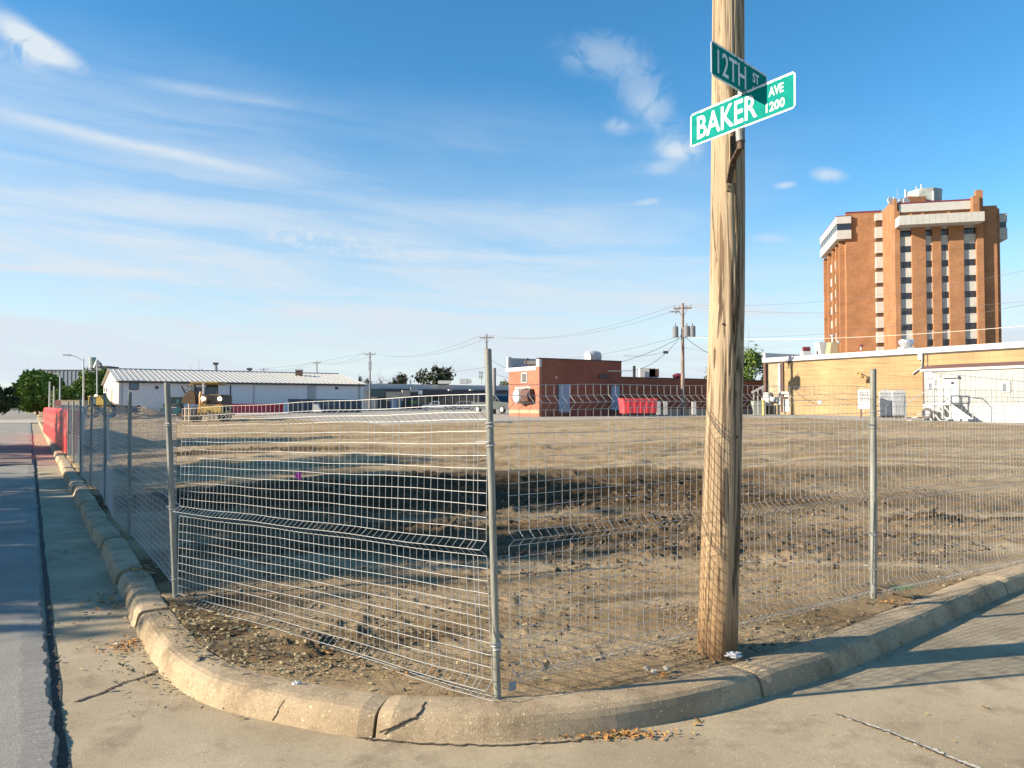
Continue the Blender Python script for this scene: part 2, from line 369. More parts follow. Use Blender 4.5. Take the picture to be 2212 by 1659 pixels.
for i, (s0, s1) in enumerate(zip(joints, joints[1:])):
    if s1 - s0 < 0.08: continue
    broken = s0 < s_c and s0 > s_c - 26
    gap = 0.022 if broken else 0.011
    dz = (rk.random() - 0.5) * (0.022 if broken else 0.006); dn = (rk.random() - 0.5) * (0.03 if broken else 0.006)
    L = s1 - s0; n = max(3, int(L / (0.09 if s0 > s_c - 26 and s0 < s_c + 18 else 0.8))); vs = []; fs = []; K = len(prof)
    for k in range(n + 1):
        p, nn = kat(s0 + gap + (L - 2 * gap) * k / n); endk = min(k, n - k)
        for j, (a, h) in enumerate(prof):
            rnd = (1.0 if endk else 0.90)
            nz = (fbm(np.array([(s0 + L * k / n) * 6 + 3]), np.array([j * 0.9]), 3)[0] - 0.5) * (0.022 if broken else 0.013) * (1 if j > 1 else 0.3)
            wob = (vn(np.array([(s0 + L * k / n) * 1.7]), np.array([j * 0.25]))[0] - 0.5) * (0.035 if broken else 0.008)
            vs.append(p + nn * (a + dn + (0.012 if not endk else 0) + wob * (j > 1)) + UP * (h * rnd + nz + dz * (h > 0.05)))
    for k in range(n):
        for j in range(K - 1): q = k * K + j; fs.append((q, q + K, q + K + 1, q + 1))
    fs += [tuple(range(K)), tuple(range(n * K, (n + 1) * K))[::-1]]
    m_ = MB(); m_.add(vs, [f[::-1] for f in fs]); m_.build('kerb_section', M_kerb, kerb, smooth=False)
# cracks in the kerb
def kcrack(pts, w=0.009):
    m_ = MB(); q = []
    for (px, py, h) in pts:
        r_ = ray(px, py); best = None
        for k in range(900):                  # march the ray onto the kerb profile
            P_ = Vector((0, 0, EYE)) + r_ * (3.5 + k * 0.004)
            i_ = min(range(len(path)), key=lambda i: (path[i] - Vector((P_.x, P_.y, 0))).length_squared) if k % 15 == 0 else i_
            d_ = (path[min(i_ + 1, len(path) - 1)] - path[max(i_ - 1, 0)]).normalized(); nn = Vector((-d_.y, d_.x, 0))
            a_ = (Vector((P_.x, P_.y, 0)) - path[i_]).dot(nn)
            hh = np.interp(a_, [c[0] for c in prof[1:-1]], [c[1] for c in prof[1:-1]]) if a_ > 0 else 0
            if P_.z < hh + 0.004: break
        q.append(P_ - r_ * 0.006)
    r2 = random.Random(4); qq = []
    for a_, b2 in zip(q, q[1:]):
        for k in range(4): qq.append(a_.lerp(b2, k / 4) + Vector(((r2.random() - .5) * .012, 0, (r2.random() - .5) * .006)))
    qq.append(q[-1]); m_.tube(qq, [w * (0.35 + 0.6 * r2.random()) for _ in qq], 4)
    m_.build('kerb_crack', M_crack, kerb)
kcrack([(920, 1516, .15), (908, 1536, .14), (898, 1550, .12), (878, 1556, .1), (850, 1570, .07), (820, 1582, 0.03)])
kcrack([(632, 1487, .15), (612, 1514, .12), (598, 1540, .06), (588, 1556, .02)], 0.004)

# ---------------------------------------------------------------- the dirt lot
pa = np.array([(p.x, p.y) for p in path]); seg_d = pa[1:] - pa[:-1]; seg_l2 = (seg_d ** 2).sum(1)
def sdist(X, Y):                               # signed distance to gutter line, positive inside the lot
    out = np.full(X.shape, 1e9); sg = np.ones(X.shape)
    for (ax, ay), (dx, dy), l2 in zip(pa[:-1], seg_d, seg_l2):
        t = np.clip(((X - ax) * dx + (Y - ay) * dy) / l2, 0, 1); ex = X - ax - t * dx; ey = Y - ay - t * dy
        d = np.sqrt(ex * ex + ey * ey); m_ = d < out; out = np.where(m_, d, out); sg = np.where(m_, np.sign(dx * ey - dy * ex), sg)
    return out * sg
NA, NR = 720, 680
ang = np.radians(np.linspace(-66, 66, NA)); rad = 4.2 * np.exp(np.linspace(0, math.log(270 / 4.2), NR))
AA, RR = np.meshgrid(ang, rad); X = RR * np.sin(AA); Y = RR * np.cos(AA)
small = [seg_d.shape[0]]
step = max(1, len(pa) // 110)
_pa = pa; pa = np.vstack([pa[::step], pa[-1:]]); seg_d = pa[1:] - pa[:-1]; seg_l2 = (seg_d ** 2).sum(1)
SD = sdist(X, Y)
Z = zlot(X, Y)
U = X * D2.x + Y * D2.y; V = X * D1.x + Y * D1.y
inner = sstep(0.28, 1.0, SD)
near = np.exp(-RR / 14.0)
# disturbed, moist soil, with tree-shadow bands painted into the same mask
def patch(px, py, rx, ry, z=0.15):
    c = gp(px, py, z); return c, rx, ry
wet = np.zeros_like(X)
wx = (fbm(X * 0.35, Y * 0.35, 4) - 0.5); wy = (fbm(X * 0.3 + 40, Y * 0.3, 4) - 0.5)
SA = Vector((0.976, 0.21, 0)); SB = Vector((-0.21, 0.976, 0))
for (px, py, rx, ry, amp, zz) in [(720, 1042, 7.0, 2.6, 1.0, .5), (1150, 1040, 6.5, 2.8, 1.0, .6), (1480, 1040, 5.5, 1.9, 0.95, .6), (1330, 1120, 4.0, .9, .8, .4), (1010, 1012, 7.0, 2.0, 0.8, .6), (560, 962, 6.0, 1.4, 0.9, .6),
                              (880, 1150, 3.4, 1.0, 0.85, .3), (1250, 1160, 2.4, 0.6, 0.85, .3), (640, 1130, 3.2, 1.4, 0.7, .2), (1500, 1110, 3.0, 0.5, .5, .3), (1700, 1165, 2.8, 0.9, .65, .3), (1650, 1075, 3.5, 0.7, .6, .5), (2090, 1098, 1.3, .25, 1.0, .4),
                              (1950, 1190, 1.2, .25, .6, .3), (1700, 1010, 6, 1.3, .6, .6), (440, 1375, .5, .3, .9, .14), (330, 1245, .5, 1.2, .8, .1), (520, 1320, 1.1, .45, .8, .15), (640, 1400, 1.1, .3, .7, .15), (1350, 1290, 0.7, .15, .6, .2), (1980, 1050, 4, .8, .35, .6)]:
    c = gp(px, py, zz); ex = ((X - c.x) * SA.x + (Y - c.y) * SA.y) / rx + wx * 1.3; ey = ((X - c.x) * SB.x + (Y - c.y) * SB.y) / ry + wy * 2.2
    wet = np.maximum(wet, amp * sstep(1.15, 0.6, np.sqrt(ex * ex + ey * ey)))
lump = fbm(X * 2.3, Y * 2.3, 5, 0.55); fine = fbm(X * 9, Y * 9, 5, 0.6); vf = fbm(X * 28, Y * 28, 3, 0.6)
rut = fbm(U * 0.18 + 2, V * 1.5 + wx * 2, 4, 0.55)                 # track ridges running along the lot
track = np.abs(np.sin(V * 3.1 + wx * 7)) ** 3 * sstep(0.45, 0.62, fbm(U * 0.08, V * 0.25, 3))
clod = sstep(0.52, 0.74, fine) * (0.25 + 0.75 * sstep(0.42, 0.62, fbm(X * 0.9 + 11, Y * 0.9, 3)))
Hn = (lump - 0.5) * 0.07 * sstep(4.8, 9, RR) * (0.6 + wet) + clod * 0.045 * (0.55 + wet * 1.2) + (vf - 0.5) * 0.016 * sstep(40, 6, RR)
Hn += (rut - 0.5) * 0.17 * sstep(8, 14, RR) * (0.5 + 0.9 * wet) - track * 0.09 * sstep(9, 13, RR)
Hn += (fbm(X * 0.22, Y * 0.22, 3) - 0.5) * 0.22 * sstep(9, 20, RR)
far_fade = 1 - sstep(70, 120, RR) * 0.85
pole_xy = Vector((1.525, 5.55, 0)); pdist = np.sqrt((X - pole_xy.x) ** 2 + (Y - pole_xy.y) ** 2)
Z = Z + Hn * inner * far_fade + 0.045 * np.exp(-(pdist / 0.35) ** 2) + 0.015 * (fine - 0.5) * sstep(0.3, 0.4, SD)
pave = sstep(-1.2, 1.0, (V - (47.3 * 1 - 0)) - 3 + wx * 3) * sstep(20, 30, U) * 0
# gravel drive in front of the buildings
VB = Vector((2.2, 62, 0)).dot(D1); UB = Vector((24, 73, 0)).dot(D2)
drive = np.maximum(sstep(VB - 9.5, VB - 8.2, V + wx * 1.5) * sstep(VB + 90, VB + 80, V) * (U > 18), sstep(UB - 13.2, UB - 12.0, U + wx * 1.5))
Z = Z - (Hn * inner * far_fade) * drive * 0.85
_r = sstep(0.29, 0.85, SD); Z = np.where(SD > 0.28, (0.138 + 0.03 * (fine - .5)) * (1 - _r) + Z * _r, Z)
Z = np.where(SD < 0.24, -0.4, np.where(SD < 0.31, np.minimum(Z, 0.140), Z)); Z = np.where(SD > 0.28, Z, np.where(SD < 0.24, Z, 0.10))
verts = np.stack([X.ravel(), Y.ravel(), Z.ravel()], 1)
i0 = (np.arange(NR - 1)[:, None] * NA + np.arange(NA - 1)[None, :]); quads = np.stack([i0, i0 + NA, i0 + NA + 1, i0 + 1], -1).reshape(-1, 4)[:, ::-1]
sdq = SD.ravel()[quads].max(1); quads = quads[sdq > 0.2]
used = np.unique(quads); remap = np.full(NA * NR, -1); remap[used] = np.arange(len(used)); quads = remap[quads]
me = bpy.data.meshes.new('dirt_lot'); me.vertices.add(len(used)); me.vertices.foreach_set('co', verts[used].ravel())
me.loops.add(quads.size); me.loops.foreach_set('vertex_index', quads.ravel()); me.polygons.add(len(quads))
me.polygons.foreach_set('loop_start', np.arange(0, quads.size, 4)); me.polygons.foreach_set('loop_total', np.full(len(quads), 4)); me.update(calc_edges=True)
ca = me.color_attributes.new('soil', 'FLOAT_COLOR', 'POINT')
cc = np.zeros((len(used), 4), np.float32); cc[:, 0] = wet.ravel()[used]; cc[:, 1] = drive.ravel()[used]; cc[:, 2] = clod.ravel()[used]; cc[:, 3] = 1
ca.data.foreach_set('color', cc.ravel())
mD = bpy.data.materials.new('lot_soil'); mD.use_nodes = True; t = mD.node_tree; b = t.nodes['Principled BSDF']; b.inputs['Roughness'].default_value = 0.95; b.inputs['Specular IOR Level'].default_value = 0.15
g = t.nodes.new('ShaderNodeNewGeometry'); at_ = t.nodes.new('ShaderNodeVertexColor'); at_.layer_name = 'soil'; sp = t.nodes.new('ShaderNodeSeparateColor'); t.links.new(at_.outputs[0], sp.inputs[0])
def noi(sc, d=5, r=0.6, st=None):
    n = t.nodes.new('ShaderNodeTexNoise'); n.inputs['Scale'].default_value = sc; n.inputs['Detail'].default_value = d; n.inputs['Roughness'].default_value = r
    if st:
        mp = t.nodes.new('ShaderNodeMapping'); mp.inputs['Rotation'].default_value = (0, 0, -0.45); mp.inputs['Scale'].default_value = st; t.links.new(g.outputs['Position'], mp.inputs[0]); t.links.new(mp.outputs[0], n.inputs['Vector'])
    else: t.links.new(g.outputs['Position'], n.inputs['Vector'])
    return n.outputs[0]
def mr(s_, a, b_, c=0.0, d=1.0):
    r = t.nodes.new('ShaderNodeMapRange'); t.links.new(s_, r.inputs[0])
    for i, q in enumerate((a, b_, c, d)): r.inputs[i + 1].default_value = q
    return r.outputs[0]
def mx(f, a, b_):
    x_ = t.nodes.new('ShaderNodeMix'); x_.data_type = 'RGBA'
    if isinstance(f, float): x_.inputs[0].default_value = f
    else: t.links.new(f, x_.inputs[0])
    for i, q in ((6, a), (7, b_)):
        if isinstance(q, tuple): x_.inputs[i].default_value = (*q, 1)
        else: t.links.new(q, x_.inputs[i])
    return x_.outputs[2]
def mth(o, a, b_):
    n = t.nodes.new('ShaderNodeMath'); n.operation = o; n.use_clamp = True
    for i, q in enumerate((a, b_)):
        if isinstance(q, (int, float)): n.inputs[i].default_value = q
        else: t.links.new(q, n.inputs[i])
    return n.outputs[0]
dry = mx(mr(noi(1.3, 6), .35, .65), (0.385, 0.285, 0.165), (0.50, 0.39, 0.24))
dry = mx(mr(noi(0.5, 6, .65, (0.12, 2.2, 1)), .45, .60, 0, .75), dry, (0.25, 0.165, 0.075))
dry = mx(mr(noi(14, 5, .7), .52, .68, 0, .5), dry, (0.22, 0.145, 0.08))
wet_shade_col = mx(mr(noi(9, 6, .7), .35, .65), (0.040, 0.024, 0.011), (0.12, 0.075, 0.032))  # dark tone for moist soil and the painted shadow bands
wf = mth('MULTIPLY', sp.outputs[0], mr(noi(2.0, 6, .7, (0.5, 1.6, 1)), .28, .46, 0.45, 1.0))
col = mx(wf, dry, wet_shade_col)
col = mx(mth('MULTIPLY', sp.outputs[2], 0.38), col, (0.16, 0.11, 0.065))
col = mx(sp.outputs[1], col, mx(mr(noi(0.8, 6), .35, .65), (0.36, 0.32, 0.26), (0.44, 0.40, 0.33)))
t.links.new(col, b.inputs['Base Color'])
bp = t.nodes.new('ShaderNodeBump'); bp.inputs['Strength'].default_value = 1.0; bp.inputs['Distance'].default_value = 0.045
t.links.new(noi(30, 7, .75), bp.inputs['Height']); t.links.new(bp.outputs[0], b.inputs['Normal'])
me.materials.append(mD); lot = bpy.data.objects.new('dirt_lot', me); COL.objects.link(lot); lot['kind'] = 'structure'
Zf = Z; lr = np.log(rad)
def zg(x_, y_):                                # ground height of the lot mesh at a point
    r_ = math.hypot(x_, y_); a_ = math.atan2(x_, y_); i = (math.log(max(r_, 4.21) / 4.2) / (lr[-1] - lr[0])) * (NR - 1); j = (a_ - ang[0]) / (ang[-1] - ang[0]) * (NA - 1)
    i = int(min(max(i, 0), NR - 1)); j = int(min(max(j, 0), NA - 1)); return float(Zf[i, j])

# clods, gravel and leaf litter (uncountable)
def scatter(name, m, spots, seed, label, shape='clod'):
    r_ = random.Random(seed); b2 = MB()
    for (x_, y_, zz, sz) in spots:
        if shape == 'clod':
            k = [Vector((1, 0, 0)), Vector((-1, .1, 0)), Vector((0, 1, .1)), Vector((.1, -1, 0)), Vector((0, 0, .8)), Vector((0, 0, -.6))]
            a = r_.random() * 6.3; c_, s_ = math.cos(a), math.sin(a)
            k = [Vector((q.x * c_ - q.y * s_, q.x * s_ + q.y * c_, q.z)) * (0.6 + r_.random() * 0.7) * sz for q in k]
            b2.add([Vector((x_, y_, zz)) + q for q in k], [(0, 2, 4), (2, 1, 4), (1, 3, 4), (3, 0, 4), (2, 0, 5), (1, 2, 5), (3, 1, 5), (0, 3, 5)])
        else:
            a = r_.random() * 6.3; e1 = Vector((math.cos(a), math.sin(a), (r_.random() - .5) * .8)); e2 = Vector((-math.sin(a), math.cos(a), (r_.random() - .3) * .8))
            c = Vector((x_, y_, zz + sz * .3)); l = sz; w = sz * .6
            b2.add([c - e1 * l, c - e2 * w * .8 + UP * sz * .25, c + e1 * l, c + e2 * w + UP * sz * .3 * r_.random()], [(0, 1, 2), (0, 2, 3)])
    o = b2.build(name, m); o['kind'] = 'stuff'; return o
rs = random.Random(21)
def sdg(x_, y_):
    r_ = math.hypot(x_, y_); i = int(min(max((math.log(max(r_, 4.21) / 4.2) / (lr[-1] - lr[0])) * (NR - 1), 0), NR - 1)); j = int(min(max((math.atan2(x_, y_) - ang[0]) / (ang[-1] - ang[0]) * (NA - 1), 0), NA - 1)); return float(SD[i, j]) if r_ > 4.2 else -1.0
def inside(p, lo=0.32): return sdg(p[0], p[1]) > lo
spots = []
while len(spots) < 7500:
    r_ = 4.6 * math.exp(rs.random() ** 0.8 * 1.7); a_ = R(-35 + rs.random() * 72); x_, y_ = r_ * math.sin(a_), r_ * math.cos(a_)
    if (x_ + 3.2) * 0.61 + (y_ - 4.0) < -3 or not inside((x_, y_)): continue
    dens_ = fbm(np.array([x_ * 2.0]), np.array([y_ * 2.0]), 3)[0]
    if rs.random() > (dens_ - 0.42) * 4.0: continue
    spots.append((x_, y_, zg(x_, y_) + 0.003, 0.005 + 0.022 * rs.random() ** 2.8))
M_clod = material('dry_clods', (0.10, 0.068, 0.04), 0.95, vscale=5, col2=(0.34, 0.26, 0.17), lo=.45, hi=.62, bump=0.6)
scatter('soil_clods', M_clod, spots, 1, '')
def region(px, py, rx, ry, n, smin, smax, zz=0.15, z_on=True, pw=1.5):
    c = gp(px, py, zz); out = []
    while len(out) < n:
        x_ = c.x + rs.gauss(0, 1) * rx; y_ = c.y + rs.gauss(0, 1) * ry
        h = zg(x_, y_) if inside((x_, y_), .3) else (0.004 if not inside((x_, y_), 0.0) else None)
        if h is None: h = 0.155 if inside((x_, y_), .12) else None
        if h is None: continue
        out.append((x_, y_, h + 0.004, smin + (smax - smin) * rs.random() ** pw))
    return out
M_leafd = material('dry_brown_leaves', (0.30, 0.12, 0.035), 0.85, vscale=14, col2=(0.50, 0.26, 0.07))
M_leafy = material('yellowed_leaves', (0.42, 0.30, 0.07), 0.85, vscale=14, col2=(0.25, 0.16, 0.06))
M_chip = material('leaf_chips', (0.16, 0.12, 0.06), 0.9, vscale=20, col2=(0.42, 0.36, 0.20))
big = []
while len(big) < 4200:
    c_ = rs.choice([(760, 1060, 3.4, 1.6, .4), (1150, 1060, 3.2, 1.8, .5), (1480, 1070, 2.6, 1.6, .5), (1250, 1140, 2.2, .9, .3), (1700, 1110, 2.2, 1.3, .4), (1650, 1175, 2.0, .7, .3), (900, 1170, 2.0, .9, .3), (1950, 1100, 2.2, 1.4, .4)])
    q_ = gp(c_[0], c_[1], c_[4]); x_ = q_.x + rs.gauss(0, 1) * c_[2]; y_ = q_.y + rs.gauss(0, 1) * c_[3]
    if not inside((x_, y_), .8) or fbm(np.array([x_ * 1.1]), np.array([y_ * 1.6]), 3)[0] < .47: continue
    big.append((x_, y_, zg(x_, y_) + 0.004, 0.010 + 0.040 * rs.random() ** 2.4))
scatter('churned_clods', material('churned_clods_soil', (0.070, 0.045, 0.023), 0.95, vscale=2.5, col2=(0.24, 0.17, 0.10), bump=0.6, lo=.42, hi=.66), big, 9, '')
lf = region(470, 1370, .35, .3, 420, .008, .03) + region(600, 1410, .5, .25, 520, .008, .028) + region(700, 1440, .5, .2, 300, .008, .024) + region(420, 1320, .2, .35, 200, .01, .03) + region(330, 1230, .12, .9, 220, .01, .035)
lf += region(620, 1270, .9, .8, 500, .008, .03) + region(850, 1360, .6, .35, 260, .008, .026)
lf += region(1480, 1405, .3, .12, 260, .006, .02) + region(1700, 1360, .4, .15, 260, .006, .02)
scatter('leaf_litter', M_chip, lf, 2, '', 'leaf')
g2 = region(1300, 1590, .20, .035, 90, .008, .022, 0) + region(1370, 1588, .12, .03, 45, .008, .02, 0) + region(1200, 1600, .2, .02, 20, .006, .014, 0)
g2 += region(285, 1395, .10, .10, 110, .01, .025, 0) + region(205, 1178, .12, .5, 60, .012, .03, 0) + region(1900, 1425, .05, .05, 8, .01, .02, 0)
g2 += region(880, 1450, .12, .05, 26, .012, .03) + region(690, 1408, .1, .06, 18, .012, .03) + region(300, 1230, .1, .5, 90, .012, .035) + region(1560, 1360, .12, .08, 22, .01, .025) + region(1920, 1305, .12, .1, 26, .01, .025)
scatter('fallen_leaves', M_leafd, g2, 3, '', 'leaf')
g3 = region(1330, 1588, .22, .03, 55, .006, .018, 0) + region(600, 1480, .8, .2, 40, .005, .012, 0) + region(1800, 1560, 1.0, .3, 60, .004, .012, 0) + region(1100, 1640, 1.0, .15, 40, .003, .009, 0)
scatter('small_debris', M_leafy, g3, 4, '', 'leaf')
# a few leaves big enough to tell apart
def big_leaf(px, py, zz, sz, label, m=M_leafd):
    c = gp(px, py, zz); b2 = MB(); a = rs.random() * 6
    e1 = Vector((math.cos(a), math.sin(a), .15)); e2 = Vector((-math.sin(a), math.cos(a), .3)); c = c + UP * .012
    pts = [c - e1 * sz, c - e1 * sz * .3 - e2 * sz * .7, c + e1 * sz * .5 - e2 * sz * .5, c + e1 * sz, c + e1 * sz * .4 + e2 * sz * .6 + UP * .3 * sz, c - e1 * sz * .4 + e2 * sz * .65, c + UP * sz * .12]
    b2.add(pts, [(6, 0, 1), (6, 1, 2), (6, 2, 3), (6, 3, 4), (6, 4, 5), (6, 5, 0)])
    solo(b2, 'fallen_leaf', m, c, label, 'leaf', 'loose dead leaves')
big_leaf(1941, 1394, 0, .035, 'curled brown leaf lying on the road in the post shadow at right')
big_leaf(1508, 1560, 0, .03, 'orange curled leaf at the foot of the kerb, on the road below the wooden pole')
big_leaf(875, 1450, .17, .05, 'orange dead leaf under the bottom edge of the left mesh panel')
big_leaf(1432, 1462, 0.17, .03, 'rust coloured leaf among stones behind the kerb, left of the wooden pole')
big_leaf(1500, 1568, 0, .018, 'pale yellow leaf scrap on the road just below the orange curled leaf', M_leafy)
big_leaf(522, 1554, 0, .02, 'small dark leaf on the road near the curved kerb at left', M_crack)
big_leaf(2128, 1532, 0, .03, 'small dark leaf alone on the sunlit concrete at far right', M_leafd)
# crumpled wrapper, pale stones, weed
def crumple(c, sx_, sy_, sz_, seed):
    r_ = random.Random(seed); b2 = MB(); n, k = 7, 9; vs = []; fs = []
    for i in range(n + 1):
        for j in range(k):
            ph = math.pi * i / n; th_ = 2 * math.pi * j / k; q = 0.65 + 0.6 * r_.random()
            vs.append(Vector(c) + Vector((math.sin(ph) * math.cos(th_) * sx_, math.sin(ph) * math.sin(th_) * sy_, math.cos(ph) * sz_)) * q)
    for i in range(n):
        for j in range(k): fs.append((i * k + j, (i + 1) * k + j, (i + 1) * k + (j + 1) % k, i * k + (j + 1) % k))
    return b2.add(vs, fs)
M_wrap = material('white_plastic_wrapper', (0.42, 0.43, 0.44), 0.5); M_wrapg = material('pale_green_wrapper', (0.32, 0.42, 0.36), 0.6, var=.3, vscale=60)
c = gp(1585, 1415, .19); solo(crumple(c, .058, .03, .022, 1), 'crumpled_wrapper', M_wrap, c, 'crumpled white plastic wrapper at the foot of the wooden pole', 'litter')
c = gp(1565, 1403, .2); solo(crumple(c, .05, .05, .03, 2), 'crumpled_wrapper', M_wrapg, c, 'crumpled pale green wrapper tucked against the base of the wooden pole', 'litter')
c = gp(432, 1424, .16); solo(crumple(c, .012, .045, .01, 3), 'shoe_sole', material('grey_rubber', (.1, .1, .11), .7), c, 'dark flat scrap of rubber lying just behind the curved kerb at left', 'litter')
c = gp(642, 1477, .16); solo(crumple(c, .03, .02, .02, 8), 'paper_scrap', M_wrap, c, 'scrap of white paper on the soil behind the curved kerb', 'litter')
M_stone = material('pale_pebble', (.36, .34, .28), .8)
for i, (px, py, d) in enumerate([(1397, 1472, 'pale pebble behind the kerb, left one of three near the rust coloured leaf'), (1472, 1486, 'whitish pebble behind the kerb, middle one of three near the rust coloured leaf'), (1500, 1478, 'whitish pebble behind the kerb, right one of three near the rust coloured leaf')]):
    c = gp(px - (0, 60, 60)[i], py - (28, 36, 34)[i], .17); solo(crumple(c, .022, .018, .016, 20 + i), 'pebble', M_stone, c, d, 'pebble', 'pale pebbles behind the kerb')
M_weed = material('weed_leaves', (0.06, 0.10, 0.03), .8, var=.4, vscale=30)
c = gp(1935, 1275, .22); wd = MB()
for i in range(60):
    a = rs.random() * 6.3; l = .05 + rs.random() * .10; e = Vector((math.cos(a) * l * 1.5, math.sin(a) * l, l * .35)); n_ = Vector((-math.sin(a), math.cos(a), .3)) * .012
    wd.add([c, c + e * .6 + n_, c + e, c + e * .6 - n_], [(0, 1, 2, 3)])
solo(wd, 'weed', M_weed, c, 'low green weed on the verge just right of the right fence post', 'plant')
# pink survey flag
c = gp(648, 1159, .14); c.z = zg(c.x, c.y) - .03; fl = thing('marker_flag', c, 'bright pink survey flag on a thin wire in the dark soil', 'flag')
M_pink = material('fluorescent_pink', (0.98, 0.04, 0.55), .6); top = at(643, 1018, c.y)
MB().tube([c, (top.x + .045, top.y, top.z)], .0025, 5).build('wire', material('flag_wire', (.3, .3, .3), .5), fl)
hh = top.z
MB().add([(top.x + .045, c.y, hh), (top.x + .045, c.y + .01, hh - .125), (top.x, c.y + .02, hh - .11), (top.x - .045, c.y + .01, hh - .06), (top.x - .01, c.y - .01, hh - .02)], [(0, 1, 2, 3, 4)]).build('flag', M_pink, fl)
# ================================================================ FENCE
M_galv = material('galvanised_wire', (0.40, 0.41, 0.40), 0.42, 0.2, var=0.12, vscale=8)
M_post = material('galvanised_post', (0.215, 0.22, 0.19), 0.55, 0.15, var=0.28, vscale=9, stretch=(1, 1, .25), bump=0.15, bscale=60)
M_postd = material('rusty_cap', (.16, .13, .12), .8, var=.3, vscale=30)
M_tag = material('bluish_tag', (.25, .31, .36), .5, .2)
H = 1.83
HS = [0.0, 0.045, 0.095, 0.14] + [0.14 + 0.0767 * i for i in range(1, 10)] + [0.875, 0.92] + [0.92 + 0.074 * i for i in range(1, 11)] + [1.71, 1.76, 1.83]
def foff(h):                                   # V folds
    for c_ in (0.070, 0.875, 1.715):
        w_ = 0.045
        if abs(h - c_) < w_: return 0.06 * (1 - abs(h - c_) / w_)
    return 0.0
HS = sorted(set([0.0, 0.025, 0.070, 0.115] + [0.115 + 0.0715 * i for i in range(1, 11)] + [0.875, 0.92] + [0.92 + 0.075 * i for i in range(1, 11)] + [1.715, 1.76, 1.83]))
PROF = [0, .025, .07, .115, .3, .5, .66, .83, .875, .92, 1.1, 1.3, 1.5, 1.67, 1.715, 1.76, 1.83]
def fence_panel(A, B, zA, zB, label, detail=True, kick=0.0, seed=0, merge=False, bow=0.0, group='wire mesh fence panels'):
    A, B = Vector(A), Vector(B); d = (B - A).to_2d().to_3d() if False else Vector((B.x - A.x, B.y - A.y, 0)); L = d.length; d = d / L
    n_ = Vector((d.y, -d.x, 0))               # towards the street
    r_ = random.Random(seed)
    def pos(s_, h):                            # s in metres
        f = s_ / L; z0 = zA + (zB - zA) * f
        k = kick * f ** 1.5 * max(0, (0.9 - h) / 0.9) if kick else 0
        sway = 0.012 * math.sin(s_ * 2.1 + seed) * math.sin(h * 2 + seed) + bow * math.sin(f * math.pi)
        return Vector((A.x, A.y, 0)) + d * (s_ + k * 0.9) + n_ * (foff(h) + k * .5 + sway) + UP * (z0 + h + 0.004 * math.sin(s_ * 5 + h * 9))
    base = Vector((A.x, A.y, zA)); T = thing('temporary_fence', base, label, 'fence panel', group)
    s0, s1 = 0.015, L - 0.015
    hx, vx = MB(), MB()
    for h in HS:
        q = [pos(s0 + (s1 - s0) * k / 12, h) for k in range(13)]
        mb = MB() if not merge else hx; mb.tube(q, 0.0022, 4)
        if not merge: mb.build('horizontal_wire', M_galv, T)
    ss = [s0, s0 + .075]; k = 0; s_ = s0 + .15
    while s_ < s1 - .11: ss.append(s_); s_ += .0635
    ss += [s1 - .075, s1]
    for i, s_ in enumerate(ss):
        thick = i in (0, 1, 2, len(ss) - 1, len(ss) - 2, len(ss) - 3) or i % 5 == 2
        mb = MB() if not merge else vx; mb.tube([pos(s_, h) for h in PROF], 0.0026 if thick else 0.0017, 4)
        if not merge: mb.build('vertical_wire', M_galv, T)
    if merge:
        hx.build('horizontal_wires', M_galv, T, kind='stuff'); vx.build('vertical_wires', M_galv, T, kind='stuff')
    return T
def post(bot, top, label, r=0.0235, ties=(), n=16):
    bot, top = Vector(bot), Vector(top)
    T = thing('steel_post', bot, label, 'fence post', 'steel tube fence posts')
    k = [bot.lerp(top, i / 8) for i in range(9)]
    MB().tube(k, r, n).build('tube', M_post, T, smooth=False)
    d = (top - bot).normalized()
    MB().tube([top - d * .012, top + d * .004], r * 0.86, n).build('tube_end', M_postd, T)
    for (h, a0, ln, side) in ties:             # twisted tie wires
        c = bot.lerp(top, h); q = []
        for i in range(15):
            a = a0 + i * 0.62; q.append(c + Vector((math.cos(a), math.sin(a), 0)) * (r + .006) + UP * (i * 0.0022))
        q.append(q[-1] + Vector((side[0], side[1], 0)) * ln * .5 + UP * .004); q.append(q[-1] + Vector((side[0], side[1], 0)) * ln * .5 - UP * .006)
        MB().tube(q, 0.0042, 5).build('tie_wire', M_galv, T)
    return T
YC = 4.70
C0b = at(1075, 1511, YC); C0t = at(1054, 755, YC - .02); C0b.z = zg(C0b.x, C0b.y) - .05 if abs(zg(C0b.x, C0b.y) - .13) < .2 else .1
P1b = at(380, 1302, 7.22); P1t = at(361, 827, 7.2); R1b = at(1887, 1292, 6.8); R1t = at(1886, 798, 6.82)
LD = (-.79, .61); RD = (.84, .54)
post(C0b, C0t, 'pale green-grey steel post at the street corner, nearest to us', 0.022, [(.17, 0, .05, RD), (.725, 2.0, .10, LD), (.78, 3.0, .14, RD), (.16, 4, .05, LD)])
post(P1b, P1t, 'steel post left of centre where the fence turns along the road', 0.0265, [(.1, 0, .04, LD), (.42, 2, .05, LD), (.8, 2, .05, (.79, -.61))])
post(R1b, R1t, 'steel post standing right of the wooden pole', 0.027, [(.12, 0, .05, LD), (.27, 1, .04, (-.84, -.54)), (.74, 2, .10, (-.84, -.54)), (.8, 3, .12, RD)])
C0 = Vector((C0b.x, YC, 0)); P1 = Vector((P1b.x, 7.22, 0)); R1 = Vector((R1b.x, 6.8, 0)); R2 = R1 + D2 * 3.95
dl = (P1 - C0).normalized(); dr = (R1 - C0).normalized()
fence_panel(P1 - dl * .04, C0 + dl * .05 + Vector((-.02, .0, 0)), .062, .165, 'mesh panel spanning from the road-side turn to the corner post', kick=.13, seed=1)
